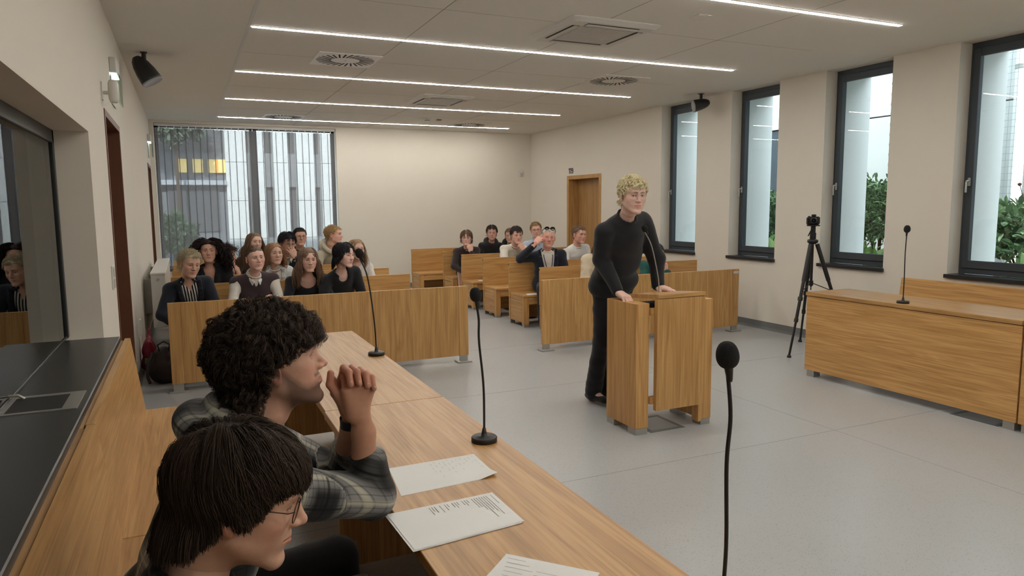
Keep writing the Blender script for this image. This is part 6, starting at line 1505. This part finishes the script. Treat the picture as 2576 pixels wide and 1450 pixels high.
person('person with a black bob and fringe in a printed black sweatshirt, front row', (1.46, 7.28, 1.115), 34, -0.04, 0.02, 1.05, 'f', pelvis=(1.45, 7.66, 0.53), tyaw=14, skin=(208, 168, 154), hk=dict(capk=0.15, length=0.17, seg=13, vol=0.018, grav=0.8, fwd=0.7, side=0.45, jit=0.10, n=1600, w=0.0018, stick=0.7, trim=([-0.12, -0.04, 0.02, 0.05, 0.065, 0.09], [-0.16, -0.12, -0.07, -0.02, 0.028, 0.028], 0.028, 0.05), hl=0.006), hairc=(26, 26, 30), group=G, width=1.05,
       tops=[dict(col=(34, 35, 38), name='sweatshirt', scoop=0.62, g=0.016, nk=1.2, wr=0.004)], extra=patch((0.02, 0.118, -0.33), 0.045, 0.05, (74, 76, 80), 'faded_print'))
person('girl with straight light brown hair in an open white blouse beside the black-haired person', (1.80, 8.26, 1.11), 10, 0.02, -0.03, 1.02, 'f', pelvis=(1.80, 8.60, 0.53), skin=(206, 162, 144), hk=dict(H_LONG, length=0.28), hairc=(128, 104, 80), group=G,
       tops=[dict(col=(220, 218, 214), name='blouse', g=0.012, open=(0.16, 0.05, 0), collar=(222, 220, 216))])
# ---- second row
person('woman with long dark curly hair in a black blazer, second row on the left', (0.21, 8.28, 1.145), 0, 0.02, 0.0, 1.05, 'f', pelvis=(0.24, 8.60, 0.53), skin=(198, 146, 124), hk=dict(H_CURLLONG), hairc=(34, 26, 26), headk=dict(lids=0.3, smile=0.8), group=G,
       tops=[dict(col=(34, 35, 40), name='blazer', open=(0.26, 0.066, 0.0), lapel=1, g=0.020), dict(col=(200, 200, 205), name='camisole', g=0.0, sleeve=0, open=(0.20, 0.10, 0.0))], width=1.05)
person('woman with shoulder-length auburn hair in a pale grey blazer over a white tee', (0.885, 8.25, 1.095), 12, 0.04, -0.02, 1.04, 'f', pelvis=(0.90, 8.60, 0.53), skin=(198, 156, 136), hk=dict(H_BOB, length=0.24, n=1200), hairc=(134, 100, 74), headk=dict(lids=0.35, smile=0.5), group=G,
       tops=[dict(col=(190, 194, 194), name='blazer', open=(0.34, 0.060, 0.010), lapel=1, g=0.018), dict(col=(214, 212, 206), name='tshirt', g=0.006, sleeve=0)], extra=patch((0.01, 0.118, -0.20), 0.035, 0.018, (70, 96, 66)))
# ---- third row
person('woman in profile with short dark curls, hands near her mouth, behind the curly woman', (0.43, 9.10, 1.03), 72, 0.0, 0.0, 1.02, 'f', pelvis=(0.40, 9.53, 0.53), tyaw=40, skin=(196, 148, 126), hk=dict(H_CURLY, length=0.085, vol=0.022), hairc=(66, 46, 38), group=G,
       arms={1: chin_hand(1), -1: chin_hand(-1)}, tops=[dict(col=BL, name='jacket', g=0.014)], extra=watch(-1))
person('girl with long straight brown hair behind the young woman in the vest', (0.755, 9.15, 1.185), 18, 0.04, 0.10, 1.0, 'f', pelvis=(0.74, 9.53, 0.53), skin=(204, 160, 142), hk=dict(H_LONG, length=0.38), hairc=(104, 84, 66), group=G,
       tops=[dict(col=(92, 82, 74), name='sweater', g=0.012)])
person('boy with black hair covering his mouth with one hand, white collar under a navy vest', (1.135, 9.10, 1.165), 14, -0.20, 0.05, 1.04, 'm', pelvis=(1.15, 9.53, 0.53), skin=(188, 142, 122), hk=dict(H_MOP, vol=0.028, length=0.07), hairc=(30, 28, 32), group=G, glasses=((70, 66, 62), 0.0012),
       arms={-1: dict(e=(-0.20, 0.22, -0.26), w=(-0.06, 0.18, -0.02), d=(0.35, -0.05, 1), p=(0.2, -1, 0.2), c=0.25, sp=0.14), 1: None}, tops=[dict(col=(38, 42, 54), name='sweater_vest', g=0.016, open=(0.10, 0.05, 0)), dict(col=(214, 212, 204), name='shirt', g=0.010, sleeve=0.8, collar=(216, 214, 206))], extra=watch(-1))
# ---- fourth row
person('boy with short dark hair and glasses, mouth open, at the back under the blind', (1.42, 10.05, 1.20), 4, 0.03, 0.0, 1.02, 'm', pelvis=(1.42, 10.43, 0.53), skin=(190, 144, 122), hk=dict(H_CROP, up=0.5, length=0.045), hairc=(44, 36, 34), headk=dict(mouth=0.5, lids=0.4), glasses=((90, 86, 80), 0.0012), group=G,
       tops=[dict(col=(60, 50, 46), name='sweater', g=0.012)])
person('tall boy with fair cropped hair in a beige hoodie looking to the right', (1.84, 9.85, 1.225), 62, 0.03, 0.0, 1.08, 'm', pelvis=(1.82, 10.43, 0.55), tyaw=18, skin=(204, 154, 134), hk=dict(H_CROP, length=0.045, vol=0.012), hairc=(150, 124, 88), group=G, width=1.08,
       tops=[dict(col=(178, 172, 154), name='hoodie', hood=1, g=0.020, wr=0.004)])
# ---- right block
person('boy with wavy brown hair in a dark brown sweater and shorts, hand at his chin', (4.22, 11.0, 1.075), -24, -0.02, 0.0, 1.03, 'm', pelvis=(4.36, 11.35, 0.53), tyaw=-18, skin=(204, 158, 140), hk=dict(H_MOP, length=0.10, vol=0.022, grav=0.6), hairc=(98, 78, 62), group=G, shorts=True, trousers=(40, 38, 40), width=1.05,
       arms={-1: chin_hand(-1), 1: dict(e=(0.22, 0.10, -0.30), w=(0.02, 0.27, -0.42), d=(-0.8, 0.5, 0), p=(0, -0.3, -1), c=0.3)}, tops=[dict(col=(56, 48, 48), name='sweater', g=0.016, wr=0.004)])
person('boy with short dark hair in a black hoodie, upper row by the back wall', (4.70, 11.05, 1.15), -22, -0.06, 0.0, 1.03, 'm', pelvis=(4.74, 11.35, 0.53), skin=(192, 142, 124), hk=dict(H_MOP, length=0.05, vol=0.02, up=0.3), hairc=(52, 42, 38), group=G,
       tops=[dict(col=(40, 38, 40), name='hoodie', hood=1, g=0.016)])
person('boy with a dark cropped fringe in a white tee, fist pressed to his mouth', (4.60, 9.85, 1.155), -6, -0.12, 0.0, 1.08, 'm', pelvis=(4.62, 10.42, 0.53), skin=(204, 156, 138), hk=dict(H_FRINGE, length=0.05, vol=0.016), hairc=(46, 38, 38), group=G, width=1.06,
       trousers=(112, 128, 144), arms={-1: dict(e=(-0.20, 0.24, -0.26), w=(-0.06, 0.20, -0.06), d=(0.5, -0.15, 0.8), p=(0.1, -1, -0.1), c=0.95), 1: dict(e=(0.22, 0.12, -0.30), w=(0.02, 0.28, -0.34), d=(-1, 0.2, 0), p=(0, 0, -1), c=0.3)},
       tops=[dict(col=(214, 210, 198), name='tshirt', sleeve=0.40, g=0.016, wr=0.004)], extra=patch((0.03, 0.128, -0.24), 0.022, 0.028, (168, 132, 78)))
person('someone in black almost hidden behind the boy in the white tee', (4.99, 10.95, 1.10), -30, -0.1, 0.0, 1.0, 'm', pelvis=(5.12, 11.35, 0.53), skin=(196, 150, 130), hk=H_CROP, hairc=(110, 86, 64), group=G, tops=[dict(col=(30, 30, 32), name='jacket', hood=1, g=0.018)])
person('boy with sandy cropped hair and glasses in a pale blue shirt, smiling', (5.11, 10.20, 1.21), -24, -0.02, -0.12, 1.04, 'm', pelvis=(5.16, 10.45, 0.53), skin=(204, 154, 132), hk=dict(H_CROP, length=0.05, up=0.25), hairc=(136, 110, 80), group=G, glasses=((120, 110, 98), 0.0011), headk=dict(smile=1.0, lids=0.3, mouth=0.2),
       tops=[dict(col=(168, 180, 200), name='shirt', g=0.012, collar=(176, 186, 204))])
person('smiling older man with white hair, black blazer, lanyard and sunglasses on his head', (4.40, 8.42, 1.175), -18, -0.02, 0.06, 1.10, 'm', pelvis=(4.50, 8.60, 0.54), tyaw=-22, skin=(206, 146, 128), hk=dict(H_CROP, length=0.03, vol=0.007, n=900), hairc=(184, 178, 166), group=G, headk=dict(smile=1.0, lids=0.15, wide=1.06),
       colk=dict(brow=(170, 150, 136), rosy=0.45), width=1.15, bulk=1.15,
       arms={1: dict(E=(4.10, 8.68, 0.885), W=(4.16, 8.34, 1.10), D=(0.55, -0.1, 0.55), P=(0.3, 0.6, -0.6), c=0.55), -1: dict(e=(-0.24, 0.04, -0.30), w=(-0.16, 0.24, -0.42), d=(0.3, 1, -0.2), p=(0, 0, -1))},
       tops=[dict(col=(38, 42, 52), name='blazer', open=(0.42, 0.062, 0.030), lapel=1, g=0.024, long=1, wr=0.004), dict(col=(216, 212, 200), name='tshirt', g=0.008, sleeve=0, wr=0.004)], extra=badge)
person('heavy-set boy with short brown hair in a white tee with a tiny dark logo', (5.34, 9.22, 1.165), 10, -0.05, 0.0, 1.10, 'm', pelvis=(5.38, 9.53, 0.54), skin=(206, 150, 132), hk=dict(H_CROP, length=0.045), hairc=(110, 90, 72), group=G, headk=dict(wide=1.12), width=1.15, bulk=1.25,
       tops=[dict(col=(206, 206, 204), name='tshirt', sleeve=0.42, g=0.018, wr=0.004)], extra=patch((-0.085, 0.135, -0.15), 0.012, 0.008, (30, 30, 32), 'logo'))
person('person in a cream jacket mostly hidden behind the standing speaker', (4.62, 7.42, 1.14), -20, -0.1, 0.0, 1.0, 'f', pelvis=(4.62, 7.66, 0.53), skin=(200, 156, 138), hk=dict(H_LONG, length=0.25), hairc=(88, 66, 50), group=G, tops=[dict(col=(206, 192, 168), name='jacket', g=0.026, wr=0.006, ws=70)], width=1.05)
person('laughing woman with tied dark hair and green sleeves, right of the standing speaker', (5.44, 7.42, 0.985), -38, -0.20, -0.15, 1.02, 'f', pelvis=(5.45, 7.68, 0.52), tyaw=-25, skin=(198, 142, 122), hk=dict(H_BACK, length=0.13, jit=0.3, vol=0.010), hairc=(46, 38, 38), headk=dict(smile=1.0, lids=0.1, mouth=0.6), group=G,
       arms={1: chin_hand(1), -1: chin_hand(-1)}, tops=[dict(col=(38, 84, 80), name='sweater', g=0.014)])

# ---- the speaker at the lectern
H_BLOND = dict(length=0.048, vol=0.012, grav=0.12, curl=0.0062, curlf=1.5, jit=0.45, fwd=0.8, side=0.15, n=9000, clump=9, csp=0.0048, seg=12, w=0.0007, hl=-0.008, nape=0.012, stick=0.5, capcol=(150, 128, 92), color2=(246, 238, 208))
person('young man with curly bleached hair in black clothes standing at the lectern', (2.905, 4.26, 1.668), -10, -0.10, 0.02, 1.10, 'm', pelvis=(3.00, 4.66, 1.00), neck=(2.912, 4.365, 1.512), tyaw=6, legs='stand', skin=(202, 162, 146),
       hk=H_BLOND, hairc=(216, 202, 156), colk=dict(brow=(66, 50, 42), hairc=(120, 96, 64), rosy=0.2), headk=dict(lids=0.42), hres=0.0019, fine_hand=0.0022, res=0.010, legres=0.012, width=1.14, bulk=1.08, gaze=(0.4, 0, 1.6),
       trousers=(34, 35, 38), shoes=(26, 26, 28),
       arms={1: dict(E=(2.775, 4.47, 1.20), W=(2.805, 4.285, 0.975), D=(0.12, -0.95, -0.30), P=(0, -0.3, -1), c=0.36, th=0.1), -1: dict(E=(3.235, 4.42, 1.19), W=(3.20, 4.35, 0.985), D=(0.30, -0.92, -0.12), P=(0, -0.1, -1), c=0.10, sp=0.12, th=0.0)},
       knee={1: ((2.90, 4.66, 0.54), (2.95, 4.86, 0.09)), -1: ((3.08, 4.72, 0.54), (3.10, 4.90, 0.09))},
       tops=[dict(col=(36, 37, 40), name='sweater', g=0.028, wr=0.0075, ws=24, res=0.009, nk=1.08, nrr=0.007)])

# ---- foreground: young man in the plaid overshirt, hands clasped
HDX, HDZ = -0.024, 0.008
def clasped():
    f = Field((0.30, 1.72, 0.86), (0.52, 2.02, 1.23), 0.0019)
    # forearm ends
    f.cap((0.428, 1.846, 0.99), (0.418, 1.835, 1.045), 0.031, 0.026, 0.01, flat=((0, 1, 0), 0.85)); f.cap((0.410, 1.905, 0.99), (0.408, 1.882, 1.045), 0.030, 0.025, 0.01)
    for (e, w) in (((0.432, 1.868, 0.805), (0.428, 1.846, 0.99)), ((0.40, 2.06, 0.80), (0.410, 1.905, 0.99))):
        e, w = np.array(e), np.array(w); f.cap(e + (w - e) * 0.42, w, 0.036, 0.031, 0.012)
    # near hand: back of the hand towards the camera
    for i, x in enumerate((0.382, 0.404, 0.426, 0.446)):
        f.cap((0.408 + (i - 1.5) * 0.009, 1.836, 1.045), (x, 1.830, 1.118 - abs(i - 1.2) * 0.004), 0.0165, 0.0135, 0.014)
        f.cap((x, 1.830, 1.116 - abs(i - 1.2) * 0.004), (x + 0.003, 1.862, 1.142), 0.0100, 0.0092, 0.006); f.cap((x + 0.003, 1.862, 1.142), (x + 0.004, 1.900, 1.120), 0.0090, 0.0085, 0.004)
        f.cap((x + 0.004, 1.900, 1.120), (x + 0.004, 1.905, 1.092), 0.0082, 0.0075, 0.004)
    # far hand
    for i, x in enumerate((0.380, 0.400, 0.420, 0.438)):
        f.cap((0.402 + (i - 1.5) * 0.008, 1.882, 1.045), (x, 1.890, 1.125), 0.016, 0.0135, 0.014)
    # its fingers come over between the knuckles and hang down on the camera side
    for i, (x, dz) in enumerate(((0.389, 0.008), (0.411, 0.006), (0.433, -0.002), (0.450, -0.012))):
        r = (0.0102, 0.0100, 0.0096, 0.0084)[i]
        f.cap((x - 0.006, 1.890, 1.125 + dz), (x - 0.004, 1.862, 1.160 + dz), r * 1.05, r, 0.005); f.cap((x - 0.004, 1.862, 1.160 + dz), (x, 1.824, 1.157 + dz), r, r * 0.95, 0.004)
        f.cap((x, 1.824, 1.157 + dz), (x + 0.002, 1.811, 1.128 + dz), r * 0.95, r * 0.85, 0.004)
    # thumbs
    f.cap((0.388, 1.850, 1.062), (0.364, 1.852, 1.100), 0.016, 0.0125, 0.012); f.cap((0.364, 1.852, 1.100), (0.346, 1.853, 1.130), 0.0118, 0.0108, 0.005); f.cap((0.346, 1.853, 1.130), (0.349, 1.855, 1.160), 0.0108, 0.0090, 0.004)
    f.cap((0.385, 1.880, 1.062), (0.362, 1.876, 1.100), 0.015, 0.0125, 0.012); f.cap((0.362, 1.876, 1.100), (0.356, 1.872, 1.140), 0.0115, 0.0098, 0.005)
    V, Q = f.mesh(); V = smooth_mesh(V, Q, 1, 0.35) + (HDX, 0, HDZ); c = np.tile(lin((186, 140, 116)), (len(V), 1))
    t = np.clip((V[:, 2] - HDZ - 1.11) / 0.03, 0, 1)[:, None]; return V, Q, c * (1 - t * np.array((0, 0.12, 0.1)))
def nails(ctx):
    for i, (x, dz) in enumerate(((0.389, 0.008), (0.411, 0.006), (0.433, -0.002), (0.450, -0.012))):
        M = Matrix.Translation((x + 0.0018 + HDX, 1.8055, 1.131 + dz + HDZ)) @ Matrix.Rotation(0.35, 4, 'X') @ Matrix.Scale(0.0062 - 0.0005 * i, 4)
        part(MB().lathe([(0.0, 0.0), (0.7, -0.08), (1.0, -0.3)], (0, 0, 0), 12, M @ Matrix.Rotation(PI / 2, 4, 'X') @ Matrix.Diagonal((0.9, 1.15, 1, 1))), 'fingernail', plain('nail', srgb(206, 156, 142), 0.3), ctx['P0'])
    part(MB().tube([(0.4105 + HDX, 1.90, 1.005), (0.409 + HDX, 1.895, 1.03)], 0.034, 20, cap=False), 'bracelet', M_BLACK, ctx['P0'])
H_F1 = dict(length=0.088, vol=0.030, grav=0.26, curl=0.0072, curlf=2.5, jit=0.6, fwd=0.7, side=0.15, n=12000, clump=9, csp=0.0068, tend=0.8, seg=19, w=0.00052, capk=0.6, nape=0.035, hl=-0.004, stick=0.35, trim=([-0.12, -0.05, 0.0, 0.03, 0.06, 0.09], [-0.13, -0.10, -0.005, 0.012, 0.022, 0.024]))
person('bearded young man with dark curls in a grey plaid overshirt, hands clasped over the desk', (0.187, 1.855, 1.212), 86, 0.16, 0.0, 1.10, 'm', pelvis=(-0.10, 1.93, 0.53), neck=(0.115, 1.868, 1.040), tyaw=84,
       skin=(190, 142, 118), hk=dict(H_F1, color2=(80, 66, 56)), hairc=(42, 34, 31), colk=dict(beard=0.78, lip=(0.95, 0.74, 0.72), brow=(30, 24, 22), rosy=0.35), headk=dict(smile=0.6, lids=0.12), hres=0.0016, res=0.0075, width=1.12, bulk=1.1, trousers=(34, 32, 32), handfn=clasped,
       arms={1: dict(E=(0.432, 1.868, 0.805), W=(0.401, 1.845, 1.02), D=(0, 0, 1), P=(0, 1, 0)), -1: dict(E=(0.385, 2.06, 0.80), W=(0.388, 1.905, 1.02), D=(0, 0, 1), P=(0, -1, 0))},
       knee={1: ((0.36, 1.78, 0.56), (0.42, 1.76, 0.09)), -1: ((0.36, 2.08, 0.54), (0.42, 2.08, 0.09))}, legres=0.012,
       tops=[dict(col=(40, 40, 40), name='overshirt', kind='plaid', mat='plaid_flannel', g=0.026, hood=1, sleeve=0.74, wr=0.0055, ws=34, res=0.0065, long=1, nk=1.05)], extra=nails)
# ---- foreground: boy with glasses looking down
H_F2 = dict(length=0.19, vol=0.017, grav=0.85, jit=0.09, fwd=0.95, side=0.32, n=22000, clump=10, csp=0.0068, tend=0.85, seg=17, w=0.0005, nape=0.012, hl=0.004, stick=0.8, capcol=(36, 29, 24), curl=0.0012, curlf=0.8, capk=0.25, trim=([-0.12, -0.06, -0.025, -0.005, 0.02, 0.04, 0.055, 0.09], [-0.098, -0.090, -0.050, -0.018, -0.026, -0.004, 0.026, 0.036], 0.036, 0.06))
person('boy with straight brown hair and round glasses looking down, nearest the camera', (0.068, 1.385, 1.060), 80, -0.25, 0.0, 1.13, 'm', pelvis=(-0.14, 1.42, 0.53), neck=(-0.035, 1.39, 0.902), tyaw=82,
       skin=(192, 146, 120), hk=H_F2, hairc=(46, 36, 29), colk=dict(brow=(44, 34, 28), rosy=0.3, lip=(0.95, 0.74, 0.72), hairc=(46, 36, 29)), headk=dict(lids=0.22), hres=0.0016, res=0.009, trousers=(34, 34, 38), glasses=((64, 48, 34), 0.0012), width=1.0,
       arms={1: dict(E=(0.10, 1.13, 0.62), W=(0.28, 1.22, 0.60), D=(1, 0.1, -0.1), P=(0, 0, -1)), -1: dict(E=(0.10, 1.62, 0.60), W=(0.28, 1.52, 0.60), D=(1, -0.1, -0.1), P=(0, 0, -1))},
       knee={1: ((0.34, 1.27, 0.52), (0.38, 1.25, 0.09)), -1: ((0.34, 1.53, 0.52), (0.38, 1.53, 0.09))},
       tops=[dict(col=(20, 20, 22), name='tshirt', g=0.014, res=0.008, nk=1.25, nrr=0.009)])
